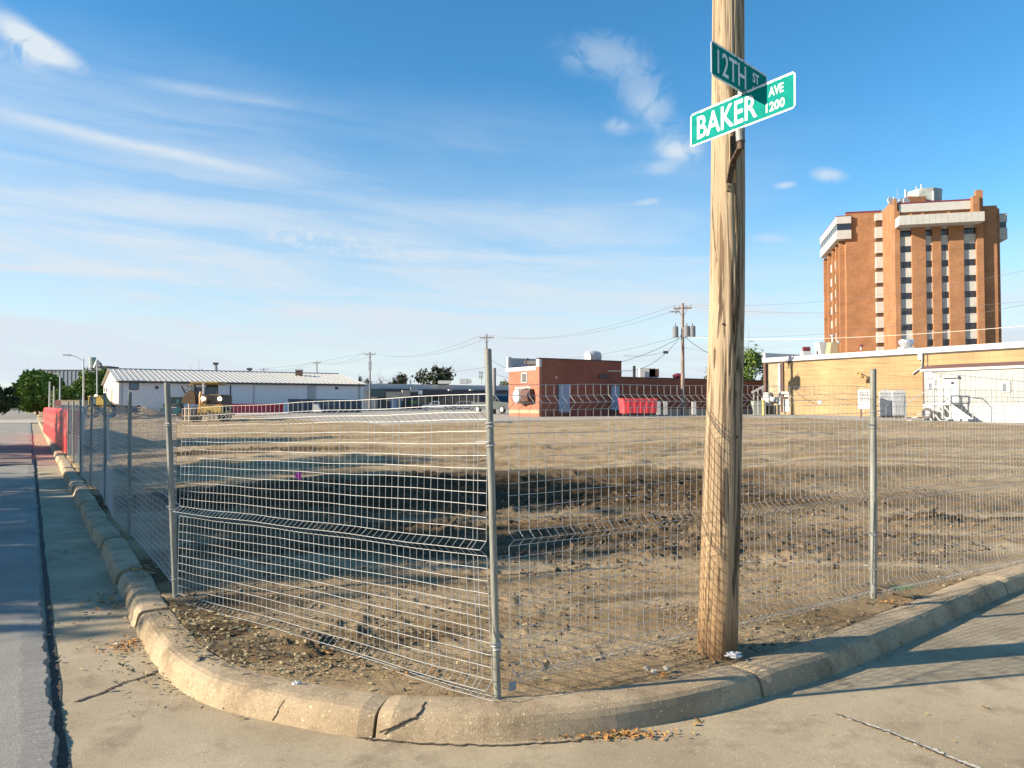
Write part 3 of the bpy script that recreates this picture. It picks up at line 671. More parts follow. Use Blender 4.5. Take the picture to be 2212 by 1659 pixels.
fence_panel(C0 + dr * .07, R1 - dr * .04, .222, .258, 'mesh panel passing right behind the wooden pole', seed=2)
fence_panel(R1 + dr * .06, R2, .24, .25, 'mesh panel at the right edge of the picture, past the right post', seed=3)
fence_panel(R2 + D2 * .08, R2 + D2 * 4.0, .25, .3, 'mesh panel beyond the right edge', seed=4, merge=True)
post(R2 + UP * .1, R2 + UP * 2.25, 'steel post beyond the right edge')
# road-side run
Pk = [P1 + D1 * 3.95 * k for k in range(8)]
names = ['first mesh panel along the road, left of the turning post', 'second mesh panel along the road, counted away from the turning post', 'third mesh panel along the road', 'fourth mesh panel along the road, crowded in perspective',
         'fifth mesh panel along the road, crowded in perspective', 'sixth mesh panel along the road, just before the red barrier']
zb = [.075, .06, .05, .06, .08, .09, .1, .1]
for k in range(6):
    fence_panel(Pk[k] + D1 * .06, Pk[k + 1] - D1 * .05, zb[k], zb[k + 1], names[k], seed=10 + k, merge=k > 0, bow=(.03, -.04, .05, -.05, .06, .05)[k])
tops = [None, (278, 848), (224, 849.5), (198, 855), (172, 861), (157, 866), (147, 868)]
for k in range(1, 7):
    px, py = tops[k]; Yk = Pk[k].y; tp = at(px, py, Yk); bt = Vector((Pk[k].x, Pk[k].y, .05)); tp.x = bt.x + (tp.x - bt.x) * .6
    post(bt, tp, ['', 'second post along the road, left of the turning post', 'third post along the road', 'fourth post along the road', 'fifth post along the road', 'sixth post along the road', 'last post before the red barrier'][k], .027, [(.3, 1, .03, (.5, -.8))], 8)
fence_panel(Pk[6] + D1 * .1 + D2 * .4, Pk[6] + D1 * 26 + D2 * .4, .12, .12, 'dark mesh run standing behind the red barrier', seed=30, merge=True)
# blue-grey tag wired to the corner of the panel
c = at(1107, 1482, 4.72); solo(MB().cbox(c, .055, .004, .05, ex=dr), 'metal_tag', M_tag, c, 'small blue-grey metal tag hanging at the bottom of the mesh beside the corner post', 'tag')

# ---------------------------------------------------------------- red barrier
M_red = material('red_plastic', (0.58, 0.010, 0.010), 0.5, var=.12, vscale=1.2); M_redd2 = material('slot_pale', (0.60, .30, .24), .6)
bar = Vector((-16.35, 28.3, 0)); rowlab = ['nearest red plastic barrier in the kerbside row', 'second red plastic barrier in the kerbside row', 'third red plastic barrier in the kerbside row', 'fourth red plastic barrier in the kerbside row', 'fifth red plastic barrier in the kerbside row', 'sixth red plastic barrier in the kerbside row', 'farthest red plastic barrier in the kerbside row']
BD = Vector((-15.65, 24.2, 0)).normalized()
for k in range(7):
    o = bar + BD * (k * 4.03) + UP * .13
    T = thing('plastic_barrier', o, rowlab[k], 'barrier', 'red barriers along the kerb'); L = 4.0; Hh = 1.66
    prof_ = [(0, 0), (.5, 0), (.5, .25), (.44, .55), (.42, Hh - .1), (.36, Hh), (.08, Hh), (.01, Hh - .1), (0, .55), (0, .25)]
    MB().prism(prof_, o, D2, UP, BD * L).build('body', M_red, T)
    for (a, h) in [(.35, 1.05), (.35, .68), (1.6, 1.1), (1.6, .65), (2.9, 1.05), (2.9, .7)]:
        MB().obox(o + BD * a - D2 * .008 + UP * h, BD * .30, D2 * .012, UP * .28).build('pale_slot', M_redd2, T)
    MB().obox(o + D2 * .12 - D1 * .012 + UP * .62, D2 * .03, D1 * .012, UP * .9).build('end_rib', M_redd2, T)

# ================================================================ WOODEN POLE
mW = bpy.data.materials.new('weathered_pole_wood'); mW.use_nodes = True; t = mW.node_tree; b = t.nodes['Principled BSDF']; b.inputs['Roughness'].default_value = .85; b.inputs['Specular IOR Level'].default_value = .2
g = t.nodes.new('ShaderNodeTexCoord')
def wn(sc, st, d=6, r=.6, dist=0.0):
    mp = t.nodes.new('ShaderNodeMapping'); mp.inputs['Scale'].default_value = st; t.links.new(g.outputs['Object'], mp.inputs[0])
    n = t.nodes.new('ShaderNodeTexNoise'); n.inputs['Scale'].default_value = sc; n.inputs['Detail'].default_value = d; n.inputs['Roughness'].default_value = r; n.inputs['Distortion'].default_value = dist
    t.links.new(mp.outputs[0], n.inputs['Vector']); return n.outputs[0]
base_ = mx(mr(wn(9, (1, 1, .10)), .35, .65), (0.29, 0.215, 0.135), (0.45, 0.355, 0.235))
lowm = t.nodes.new('ShaderNodeSeparateXYZ'); t.links.new(g.outputs['Object'], lowm.inputs[0])
base_ = mx(mr(lowm.outputs[2], 1.6, 0.2, 0, .8), base_, (0.33, 0.205, 0.10))
base_ = mx(mr(lowm.outputs[2], .28, 0.05, 0, .8), base_, (0.12, 0.07, 0.035))
base_ = mx(mr(wn(30, (1, 1, .035), 4, .5, .6), .535, .60, 0, .85), base_, (0.14, 0.09, 0.05))
base_ = mx(mr(wn(11, (1, 1, .06), 5, .6, 1.2), .575, .61, 0, .85), base_, (0.07, 0.045, 0.03))
t.links.new(base_, b.inputs['Base Color'])
bp = t.nodes.new('ShaderNodeBump'); bp.inputs['Strength'].default_value = 1.0; bp.inputs['Distance'].default_value = .012; bp.invert = False
t.links.new(wn(26, (1, 1, .04), 5, .6, .6), bp.inputs['Height']); t.links.new(bp.outputs[0], b.inputs['Normal'])
PY = 5.55
ctr = [(1548, 1440, .150), (1549, 1400, .142), (1553, 1250, .138), (1558, 1100, .1345), (1564.5, 878, .127), (1570, 650, .1245), (1572, 450, .1215), (1572.5, 200, .117), (1573, 0, .1135)]
cz = []
for (px, py, r_) in ctr: p = at(px, py, PY); cz.append((p.z, p.x, r_))
cz.append((9.5, cz[-1][1] + .06, .10))
zz = np.array([c[0] for c in cz]); xx = np.array([c[1] for c in cz]); rr_ = np.array([c[2] for c in cz])
pb = Vector((float(np.interp(.15, zz, xx)), PY, .15)); PT = thing('wooden_utility_pole', pb, 'weathered wooden utility pole carrying two green street signs', 'pole')
NZ, NT = 260, 96; vs = []; fs = []
for i in range(NZ + 1):
    h = .02 + (9.5 - .02) * (i / NZ) ** 1.15; cx_ = np.interp(h, zz, xx); r0 = np.interp(h, zz, rr_)
    a = np.arange(NT) * 2 * math.pi / NT
    gr = fbm(np.cos(a) * 2.2 + 5, np.sin(a) * 2.2 + h * .35, 4) - .5
    chk = fbm(a * 3.2 + 1.3, np.full(NT, h * .55), 3); crack_ = sstep(.035, 0.0, np.abs(chk - .5)) * .010 * sstep(.4, .6, vn(a * 1.1, np.full(NT, h * .8)))
    rad_ = r0 * (1 + gr * .05) - crack_
    if h < .9: rad_ = rad_ + (a > 0) * .0
    for j in range(NT): vs.append(Vector((cx_ + rad_[j] * math.cos(a[j]), PY + rad_[j] * math.sin(a[j]), h)))
for i in range(NZ):
    for j in range(NT): fs.append((i * NT + j, i * NT + (j + 1) % NT, (i + 1) * NT + (j + 1) % NT, (i + 1) * NT + j))
fs.append(tuple(range(NZ * NT, (NZ + 1) * NT)))
MB().add(vs, fs).build('pole_shaft', mW, PT, smooth=True)
M_knot = material('dark_knot', (.07, .045, .03), .9)
for (px, py, rr2) in [(1590, 944, .012), (1582, 863, .008), (1562, 700, .007), (1580, 915, .02)]:
    p = at(px, py, PY - .118); k_ = MB().disc(p, (0.3, -1, 0), rr2, .012, 10); k_.build('knot', M_knot, PT)
# long check with its raised splinter on the lower shaft
sp_ = [at(1566, 1010, PY - .133), at(1563, 1060, PY - .135), at(1562, 1110, PY - .137), at(1566, 1130, PY - .138)]
MB().tube(sp_, [.003, .006, .007, .003], 5).build('split', M_knot, PT)
# ---------------------------------------------------------------- bracket and signs
M_steel = material('rusty_bracket_steel', (.10, .065, .045), .7, .4, var=.5, vscale=25); M_zinc = material('zinc_collar', (.20, .20, .185), .5, .4, var=.2, vscale=40)
M_zb = material('brass_bolt', (.35, .28, .16), .5, .6)
SC = Vector((1.488, 5.0, 0))
BR = thing('sign_bracket', (SC.x, SC.y, 3.64), 'rusty steel arm and collar holding the street signs to the wooden pole', 'bracket')
cb = at(1600, 306, 5.02); ct = at(1598, 281, 5.03); bl = at(1574, 405, PY - .125); SCx = cb.x
MB().tube([cb, ct], .030, 14).build('collar', M_zinc, BR)
MB().tube([cb - UP * .05, cb + UP * .01], .022, 12).build('pipe', M_steel, BR)
e = Vector((1, .0, 0)) * .018
arm0 = cb - UP * .04; arm1 = at(1583, 352, PY - .2); arm2 = at(1575, 396, PY - .135)
MB().add([arm0 - e, arm0 + e, arm1 + e, arm1 - e, arm2 + e, arm2 - e] + [q + Vector((0, .012, .015)) for q in (arm0 - e, arm0 + e, arm1 + e, arm1 - e, arm2 + e, arm2 - e)],
         [(0, 3, 2, 1), (3, 5, 4, 2), (6, 7, 8, 9), (9, 8, 10, 11), (0, 1, 7, 6), (1, 2, 8, 7), (2, 4, 10, 8), (0, 6, 9, 3), (3, 9, 11, 5), (4, 5, 11, 10)]).build('arm', M_steel, BR)
MB().cbox(at(1583, 328, PY - .13), .035, .02, .22).build('back_strap', M_steel, BR)
MB().cbox(bl, .034, .02, .045).build('bolt_plate', M_zb, BR)
MB().disc(bl - Vector((0, .015, 0)), (0, 1, 0), .009, .02, 8).build('bolt', M_steel, BR)
MB().cbox(ct + UP * .004, .05, .016, .022, ex=Vector((.687, -.726, 0)), ey=Vector((.726, .687, 0))).build('clamp', M_zinc, BR)

def text_mesh(s_, size, bold=0.0, sxx=1.0):
    cu = bpy.data.curves.new('t', 'FONT'); cu.body = s_; cu.size = size; cu.offset = bold; cu.resolution_u = 3; cu.align_x = 'LEFT'
    o = bpy.data.objects.new('t', cu); COL.objects.link(o); dg = bpy.context.evaluated_depsgraph_get(); dg.update()
    me_ = bpy.data.meshes.new_from_object(o.evaluated_get(dg)); vs_ = [Vector(v.co) for v in me_.vertices]; fs_ = [tuple(p.vertices) for p in me_.polygons]
    bpy.data.objects.remove(o); bpy.data.curves.remove(cu); bpy.data.meshes.remove(me_)
    return vs_, fs_
def lettering(s_, o, ex, ez, nv, x0, x1, z0, z1, m, parent, bold=0.0, name='lettering', jit=0, th=.0012):
    vs_, fs_ = text_mesh(s_, 1.0, bold); ax = min(v.x for v in vs_); bx = max(v.x for v in vs_); ay = min(v.y for v in vs_); by = max(v.y for v in vs_)
    def pt(v, k): return o + ex * (x0 + (v.x - ax) / (bx - ax) * (x1 - x0)) + ez * (z0 + (v.y - ay) / (by - ay) * (z1 - z0)) + nv * k
    mb = MB(); mb.add([pt(v, th) for v in vs_], fs_); mb.build(name, m, parent); return mb
M_sgreen = material('sign_green', (0.0, 0.21, 0.175), .7, var=.12, vscale=20, spec=.08); M_swhite = material('sign_white', (.74, .75, .74), .6, var=.06, vscale=60, spec=.1)
M_sback = material('sign_dark_green', (0.0, 0.075, 0.075), .5)
def sign(tl, tr, bl_, br, name, label, front, back_first, texts, edge_w=.011):
    tl, tr, bl_, br = map(Vector, (tl, tr, bl_, br)); ex = (tr - tl); L = ex.length; ex.normalize(); ez = (tl - bl_); Hs = ez.length; ez.normalize()
    nv = ex.cross(ez).normalized()
    if nv.y > 0: nv = -nv
    T = thing(name, (bl_ + br) / 2, label, 'street sign', 'street name signs on the wooden pole')
    r_ = .018; rc = [(r_, 0), (L - r_, 0), (L, r_), (L, Hs - r_), (L - r_, Hs), (r_, Hs), (0, Hs - r_), (0, r_)]
    o = bl_
    MB().prism(rc, o, ex, ez, -nv * .003).build('blade', M_swhite, T)
    rj = random.Random(len(label)); gp_ = []; w_ = edge_w      # worn edge between white border and green field
    nseg = 46
    for i in range(nseg + 1): gp_.append((w_ + (L - 2 * w_) * i / nseg, w_))
    for i in range(nseg + 1): gp_.append((L - w_ - (L - 2 * w_) * i / nseg, Hs - w_ * 1.25 + (rj.random() - .6) * .006))
    gv = [o + ex * a_ + ez * b2 + nv * .0008 for a_, b2 in gp_]
    k_ = len(gv); fs_ = [(i, i + 1, k_ - 2 - i, k_ - 1 - i) for i in range(nseg)]
    MB().add(gv, fs_).build('green_field', front, T)
    gv2 = [o + ex * a_ + ez * b2 - nv * .0038 for a_, b2 in gp_]; MB().add(gv2, [f[::-1] for f in fs_]).build('back_field', front, T)
    for (s_, x0, x1, z0, z1, bold) in texts: lettering(s_, o, ex, ez, nv, x0 * L, x1 * L, z0 * Hs, z1 * Hs, M_swhite, T, bold, th=.0018)
    for fx in (.44, .56):
        for fz in (.04, .96): MB().disc(o + ex * fx * L + ez * fz * Hs + nv * .002, nv, .005, .004, 8).build('rivet', M_zb, T)
    return T
bx_ = Vector((.687, -.726, 0)).normalized()
TLb = at(1491, 248, 5.36); TRb = at(1718, 152, 4.72); BLb = at(1491, 319, 5.36); BRb = at(1717, 228, 4.72)
sign(TLb, TRb, BLb, BRb, 'street_sign', 'lower green street sign reading BAKER AVE 1200, tilted up to the right', M_sgreen, False,
     [('BAKER', .075, .665, .16, .84, .014), ('AVE', .77, .90, .56, .82, .022), ('1200', .745, .91, .15, .41, .024)])
TLt = at(1536, 85, 4.79); TRt = at(1657, 163, 5.23); BLt = TLt - UP * .226; BRt = TRt - UP * .226
sign(TLt, TRt, BLt, BRt, 'street_sign', 'upper green street sign reading 12TH ST, seen in shade above the other', M_sgreen, False,
     [('12TH', .10, .60, .16, .84, .008), ('ST', .72, .84, .52, .82, .030), ('100', .72, .88, .12, .40, .030)])
MB().cbox((TLt + TRt) / 2 * .5 + (BLt + BRt) / 2 * .5 - UP * .118, .03, .012, .02, ex=bx_, ey=Vector((.726, .687, 0))).build('cross_clamp', M_zinc, BR)
# ================================================================ BUILDINGS
def brick_mat(name, c1, c2, mortar, sc=1.0, bw=.22, rh=.075, dirn=D2, mix_=.5, rough=.9, msize=.012):
    m = bpy.data.materials.new(name); m.use_nodes = True; t = m.node_tree; b = t.nodes['Principled BSDF']; b.inputs['Roughness'].default_value = rough; b.inputs['Specular IOR Level'].default_value = .2
    g = t.nodes.new('ShaderNodeNewGeometry'); sp_ = t.nodes.new('ShaderNodeSeparateXYZ'); t.links.new(g.outputs['Position'], sp_.inputs[0])
    dt = t.nodes.new('ShaderNodeVectorMath'); dt.operation = 'DOT_PRODUCT'; t.links.new(g.outputs['Position'], dt.inputs[0]); dt.inputs[1].default_value = tuple(dirn + Vector((-dirn.y, dirn.x, 0)))
    cm = t.nodes.new('ShaderNodeCombineXYZ'); t.links.new(dt.outputs['Value'], cm.inputs[0]); t.links.new(sp_.outputs[2], cm.inputs[1])
    br = t.nodes.new('ShaderNodeTexBrick'); t.links.new(cm.outputs[0], br.inputs['Vector']); br.inputs['Scale'].default_value = 1.0
    br.inputs['Brick Width'].default_value = bw; br.inputs['Row Height'].default_value = rh; br.inputs['Mortar Size'].default_value = msize
    br.inputs['Color1'].default_value = (*c1, 1); br.inputs['Color2'].default_value = (*c2, 1); br.inputs['Mortar'].default_value = (*mortar, 1)
    n = t.nodes.new('ShaderNodeTexNoise'); n.inputs['Scale'].default_value = .35; n.inputs['Detail'].default_value = 7; t.links.new(cm.outputs[0], n.inputs['Vector'])
    r = t.nodes.new('ShaderNodeMapRange'); t.links.new(n.outputs[0], r.inputs[0]); r.inputs[1].default_value = .3; r.inputs[2].default_value = .7; r.inputs[3].default_value = .82; r.inputs[4].default_value = 1.15
    x_ = t.nodes.new('ShaderNodeMix'); x_.data_type = 'RGBA'; x_.blend_type = 'MULTIPLY'; x_.inputs[0].default_value = 1
    t.links.new(br.outputs[0], x_.inputs[6]); t.links.new(r.outputs[0], x_.inputs[7]); t.links.new(x_.outputs[2], b.inputs['Base Color'])
    return m
TE = Vector((.974, -.228, 0)).normalized(); TN = Vector((.228, .974, 0)).normalized()
M_tb = brick_mat('tower_brick', (.30, .138, .060), (.36, .178, .085), (.32, .19, .12), dirn=TE, bw=.6, rh=.22, msize=.02)
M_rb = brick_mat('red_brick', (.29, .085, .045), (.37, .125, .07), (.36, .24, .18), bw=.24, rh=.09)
M_rb_shade = brick_mat('shaded_red_brick', (.20, .060, .035), (.26, .085, .05), (.22, .13, .10), bw=.24, rh=.09)  # same red brick, darkened in colour for the walls in shade
M_yw = brick_mat('yellow_block', (.335, .235, .125), (.37, .265, .14), (.295, .20, .10), bw=1.1, rh=.42, msize=.02)
M_yw2 = material('faded_yellow_paint', (.33, .275, .18), .9, var=.15, vscale=1.5)
M_wcap = material('white_coping', (.48, .475, .46), .6, var=.06, vscale=1); M_dark = material('dark_flashing', (.05, .045, .045), .6)
M_maroon = material('maroon_flashing', (.16, .02, .035), .6); M_glass = material('dark_window_glass', (.012, .016, .022), .08, spec=.9)
M_bronze = material('bronze_window_glass', (.10, .055, .03), .2, spec=.8); M_panel = material('pale_aggregate_panel', (.46, .455, .42), .8, var=.06, vscale=.8)
M_white = material('white_paint', (.50, .50, .49), .6, var=.05, vscale=1.2); M_grey = material('grey_metal', (.33, .35, .36), .5, .3); M_lgrey = material('light_grey_metal', (.40, .42, .42), .5, .2)
M_blue = material('blue_grey_door', (.20, .29, .40), .6); M_roofg = material('grey_roof_membrane', (.55, .55, .55), .8)
M_black = material('black_rubber', (.02, .02, .022), .7); M_brown = material('brown_steel', (.10, .05, .035), .7, var=.3, vscale=4)

# ---- hospital-like tower
def TP(s_, q, z_): return Vector((80.1, 160, 0)) + TE * s_ + TN * q + UP * z_
def zx(v): return v * .23146 + 1700.7
def zy(v): return v * .23146 + 384.0
def tS(v, q):                                  # s coordinate where column v (detail pixels) meets the facade plane q
    r_ = ray(zx(v), 600); k = r_.x / r_.y; o = TP(0, q, 0)
    return (k * o.y - o.x) / (TE.x - k * TE.y)
def tQ(v, s_):
    r_ = ray(zx(v), 600); k = r_.x / r_.y; o = TP(s_, 0, 0); return (k * o.y - o.x) / (TN.x - k * TN.y)
def tZ(vx, vy, Yd):
    r_ = ray(zx(vx), zy(vy)); return EYE + r_.z / r_.y * Yd
TW = thing('tower_building', TP(8, 0, 0), 'tall orange-brown brick tower with white banded overhangs and columns of dark windows', 'building')
def tbox(name, s0, s1, q0, q1, z0, z1, m, parent=TW): return MB().obox(TP(s0, q0, z0), TE * (s1 - s0), TN * (q1 - q0), UP * (z1 - z0)).build(name, m, parent)
sE = tS(1990, .0); wq = 0.55
zt = tZ(1050, 245, 160); ztl = tZ(700, 318, 171); zw0 = 0
sL = tS(550, 11.3); sR_fin0 = tS(1775, 0)
# main front block behind window plane
tbox('main_block', 0.5, sE - .2, wq + .35, 30, 0, zt - 1.2, M_tb)
tbox('side_wall', 0, .55, 0, 11.3, 0, tZ(1020, 195, 160), M_tb)
tbox('side_wall_inner', 0.55, 1.0, 0, wq + .4, 0, zt - 1.5, M_tb)
tbox('west_block', sL, 0.0, 11.3, 35.5, 0, ztl, M_tb)
tbox('roof_edge', sL, 0.0, 11.25, 11.5, ztl, ztl + .35, M_maroon); 
tbox('rear_core', sL + 2, 14, 13, 28, ztl - 1, zt + .6, M_tb)
# front piers and window columns
cols = [(1055, 1168), (1296, 1360), (1440, 1515), (1652, 1766)]
piers = [(1168, 1296), (1360, 1440), (1515, 1652)]
zb1 = tZ(1055, 430, 157)
for a, b2 in piers: tbox('brick_pier', tS(a, 0) , tS(b2, 0), 0, wq + .4, 0, zb1 + .3, M_tb)
tbox('brick_pier', tS(1772, -.0), tS(1835, -.0), -0.2, wq + .4, 0, zt + 3.1 - 1.2, M_tb)
tbox('east_wall', tS(1835, 3.2), tS(1990, 3.2), 3.2, 30, 0, tZ(1900, 255, 157) - .3, M_tb)
ztop = tZ(1062, 497, 160.5); pitch_ = (tZ(1062, 497, 160.5) - tZ(1062, 1368, 160.5)) / 6.0; wh = pitch_ * .41
for ci, (a, b2) in enumerate(cols):
    s0, s1 = tS(a, wq) + .02, tS(b2, wq) - .02
    if ci == 0: s0 = 1.0
    tbox('top_panel', s0, s1, wq, wq + .3, ztop, zb1 + .2, M_panel)
    for k in range(12):
        zt_ = ztop - k * pitch_
        if zt_ - wh < 0: break
        w_ = tbox('window', s0, s1, wq + .16, wq + .34, zt_ - wh, zt_, M_glass)
        tbox('window_frame', s0, s1, wq + .10, wq + .155, zt_ - wh, zt_ - wh + .10, M_dark, w_)
        nm = 3 if ci in (0, 3) else 2
        for j in range(1, nm): sm = s0 + (s1 - s0) * j / nm; tbox('mullion', sm - .04, sm + .04, wq + .10, wq + .155, zt_ - wh + .1, zt_, M_dark, w_)
        tbox('spandrel_panel', s0, s1, wq, wq + .3, zt_ - pitch_ + .0, zt_ - wh, M_panel)
# balcony band, upper band
bq = -3.2; s0 = tS(1052, bq) - .0; s1 = tS(1852, bq)
zb0 = tZ(1060, 437, 156.5); zb2 = tZ(1060, 350, 156.5)
tbox('balcony_band', s0, s1, bq, wq + .3, zb0, zb2, M_panel)
for k in range(1, 14): sm = s0 + (s1 - s0) * k / 14; tbox('band_joint', sm - .02, sm + .02, bq - .012, bq, zb0 + .05, zb2 - .02, M_grey)
s2 = tS(1050, 0.4); s3 = tS(1745, 0.4); zu0 = tZ(1060, 322, 160); zu1 = tZ(1060, 245, 160)
tbox('upper_band', s2, s3, .4, 4, zu0, zu1, M_panel); tbox('roof_edge', s2 - .3, s3 + .3, .35, 4, zu1, zu1 + .3, M_maroon)
tbox('penthouse_glass', s2 + .2, s3, 1.2, 3, zb2, zu0, M_glass)
for v in (1150, 1260, 1500): sm = tS(v, .7); tbox('penthouse_pier', sm, sm + .55, .7, 1.4, zb2, zu0 + .02, M_tb)
tbox('corner_pier', tS(1745, -1.0), tS(1806, -1.0), -1.0, 5, zb2 - .02, tZ(1775, 160, 155), M_tb)
tbox('roof_edge', tS(1806, 3.1), tS(1970, 3.1), 3.1, 8, tZ(1900, 255, 157) - .32, tZ(1900, 250, 157), M_maroon)
# east overhang box
sx0, sx1 = tS(1975, 6), tS(2062, 6)
for nm_, va, vb, mm in (('upper_band', 275, 348, M_panel), ('strip_window', 348, 405, M_glass), ('lower_band', 405, 515, M_panel)):
    tbox('east_' + nm_, sx0 - 1, sx1 - (.15 if 'window' in nm_ else 0), 6 + (.1 if 'window' in nm_ else 0), 20, tZ(2020, vb, 155), tZ(2020, va, 155), mm)
tbox('roof_edge', sx0 - 1, sx1, 5.95, 20, tZ(2020, 275, 155), tZ(2020, 268, 155), M_maroon)
# west overhang
qf = 10.6; w0 = tS(465, qf); w1 = sL + .05; qb = qf + 23
for nm_, va, vb, mm in (('upper_band', 358, 425, M_panel), ('strip_window', 425, 487, M_glass), ('lower_band', 487, 568, M_panel)):
    d_ = .15 if 'window' in nm_ else 0
    tbox('west_' + nm_, w0 + d_, w1 + 1, qf + d_, qb - d_, tZ(500, vb, 172), tZ(500, va, 172), mm)
for k in range(9): q_ = qf + 1 + k * 2.5; tbox('window_post', w0 + .1, w0 + .16, q_, q_ + .35, tZ(500, 487, 172), tZ(500, 425, 172), M_lgrey)
tbox('roof_edge', w0, w1 + 1, qf - .05, qb, tZ(500, 358, 172), tZ(500, 352, 172), M_maroon)
# west side fins and their bay windows
for k, q_ in enumerate((13.0, 17.2, 22.0, 28.0, 34.0)): tbox('side_fin', sL - 1.1, sL + .05, q_, q_ + .8, 0, tZ(500, 570, 172), M_tb)
for q_ in (14.8, 20.0, 25.8):
    for k in range(9):
        zc = tZ(500, 735 + k * 139, 176) ; 
        if zc < 3: break
        bpn = tbox('side_bay_panel', sL - .7, sL + .1, q_ - .6, q_ + 1.1, zc - 1.75, zc + .1, M_panel)
# bay windows between west block and the side wall
b0, b1 = tS(832, 10.2), -0.02
for k in range(11):
    za = tZ(850, 462 + (k - 1) * 139.5, 170.5); zc = tZ(850, 565 + (k - 1) * 139.5, 170.5) if k else tZ(850, 400, 170.5)
    if k == 0: za = tZ(850, 335, 170.5)
    if zc < 0: break
    tbox('bay_panel', b0, b1, 10.2, 11.35, zc + .0, za, M_panel)
    zn = tZ(850, 462 + k * 139.5, 170.5)
    w_ = tbox('bay_window', b0 + .1, b1, 10.5, 11.35, zn, zc, M_bronze)
    for j in (1, 2): sm = b0 + (b1 - b0) * j / 3; tbox('mullion', sm - .05, sm + .05, 10.44, 10.5, zn, zc, M_dark, w_)
# roof plant
rz = zu1
tk = at(zx(1280), zy(225), 168); thp = thing('cooling_tower', (tk.x, tk.y, zu1), 'grey boxy cooling unit on the roof of the brick tower', 'roof unit')
MB().tube([Vector((tk.x, tk.y, zu1 - 1)), Vector((tk.x, tk.y, tZ(1280, 132, 168)))], [3.3, 3.6], 8).build('casing', material('weathered_zinc', (.33, .37, .35), .6, .2, var=.3, vscale=.6), thp)
MB().tube([Vector((tk.x, tk.y, tZ(1280, 132, 168))), Vector((tk.x, tk.y, tZ(1280, 122, 168)))], 2.4, 12).build('fan_ring', M_lgrey, thp)
core = at(zx(1165), zy(200), 166); MB().cbox((core.x, core.y, zu1 + 1), 4, 4, 3.4).build('roof_core', M_tb, TW)
an = [(1103, 112, 195, .22, M_white, 'thick white antenna on the tower roof, left of the cooling unit'), (1250, 62, 105, .14, M_white, 'white antenna rising above the cooling unit'), (992, 178, 215, .14, M_white, 'small white antenna at the left end of the tower roof'),
      (1028, 95, 200, .05, M_grey, 'thin dark mast on the tower roof'), (1362, 125, 225, .22, M_white, 'white antenna at the right side of the cooling unit'), (945, 170, 235, .04, M_grey, 'thin whip antenna at the left end of the tower roof'), (1203, 78, 110, .10, M_white, 'small round antenna left above the cooling unit')]
for v, a, b2, r_, m_, lb in an:
    p0 = at(zx(v), zy(b2 + 25), 162); p1 = at(zx(v), zy(a), 162); solo(MB().tube([p0, p0.lerp(p1, .3), p0.lerp(p1, .31), p1], [r_ * .4, r_ * .4, r_, r_], 8), 'roof_antenna', m_, p0, lb, 'antenna', 'antennas on the tower roof')
for v, a in ((965, 215), (1072, 222), (1110, 218)):
    p0 = at(zx(v), zy(a), 161); solo(MB().disc(p0, (.2, -1, .2), .75, .3, 14), 'dish_antenna', M_white, p0, {965: 'white dish at the left end of the tower roof', 1072: 'left one of two round white dishes on the tower roof', 1110: 'right one of two round white dishes on the tower roof'}[v], 'antenna', 'dishes on the tower roof')

# ---- yellow block building (long face runs along D1)
YB = Vector((24.0, 73.0, 0)); yz0 = .6; yz1 = 6.0; Ly = 60; b_ = YB; nf = -D2
YW = thing('yellow_building', YB + UP * 1.0, 'long yellow painted block building with white roof edge at right', 'building')
def yb(s_, off=0.0, z_=0.0): return YB - D1 * s_ - D2 * off + UP * z_      # s along face towards us, off out from the face
MB().obox(yb(2.1, -30, yz0), -D1 * (Ly - 2.1), -D2 * 30, UP * (yz1 - yz0)).build('wall', M_yw, YW)
MB().obox(yb(0, -30, yz0), -D1 * 2.1, -D2 * 29.98, UP * (yz1 - yz0)).build('end_bay', M_yw2, YW)
MB().obox(yb(-.15, .18, yz1), -D1 * (Ly + .3), D2 * 30.2, UP * .42).build('coping', M_wcap, YW)
MB().obox(yb(-.1, .10, yz1 - .09), -D1 * Ly, D2 * .2, UP * .09).build('coping_dark_strip', M_dark, YW)  # dark strip under the coping
MB().obox(yb(-.2, -12, yz1 + .42), -D1 * .3, -D2 * 12, UP * .5).build('parapet_end', M_wcap, YW)
MB().obox(yb(.05, .012, yz0), -D1 * .28, D2 * .0 - D2 * .25, UP * (yz1 - yz0 - .1)).build('corner_pipe', M_brown, YW)
MB().obox(yb(2.0, .012, 2.6), -D1 * .22, -D2 * .12, UP * (yz1 - 2.7)).build('conduit_dark', M_brown, YW)
MB().obox(yb(1.72, .012, 2.0), -D1 * .2, -D2 * .16, UP * (yz1 - 2.2)).build('conduit_pale', M_wcap, YW)
def ysp(px): # s along the yellow face at a picture column
    r_ = ray(px, 800); k = r_.x / r_.y; return (k * YB.y - YB.x) / (-D1.x + k * D1.y) if True else 0
def ysz(px, py): r_ = ray(px, py); s_ = ysp(px); p = yb(s_); return EYE + r_.z / r_.y * p.y
def yrect(name, x0, x1, y0, y1, th_, m, parent=YW, off=.0):
    s0, s1 = ysp(x0), ysp(x1); z1_ = ysz(x0, y0); z0_ = ysz(x0, y1)
    return MB().obox(yb(s0, off, z0_), -D1 * (s1 - s0), -D2 * th_, UP * (z1_ - z0_)).build(name, m, parent)
dr_ = yrect('door', 1690, 1705, 852, 890, .06, M_white); yrect('door_window', 1692, 1703.5, 857, 862, .03, M_bronze, dr_, .06)
yrect('door_head', 1689, 1706, 846, 850.5, .15, M_wcap)
yrect('vent_plate', 1766, 1775, 865, 873, .05, M_grey)
yrect('wall_stain_panel', 1858, 1868, 835, 893, .03, material('peach_paint', (.42, .28, .17), .9), YW)
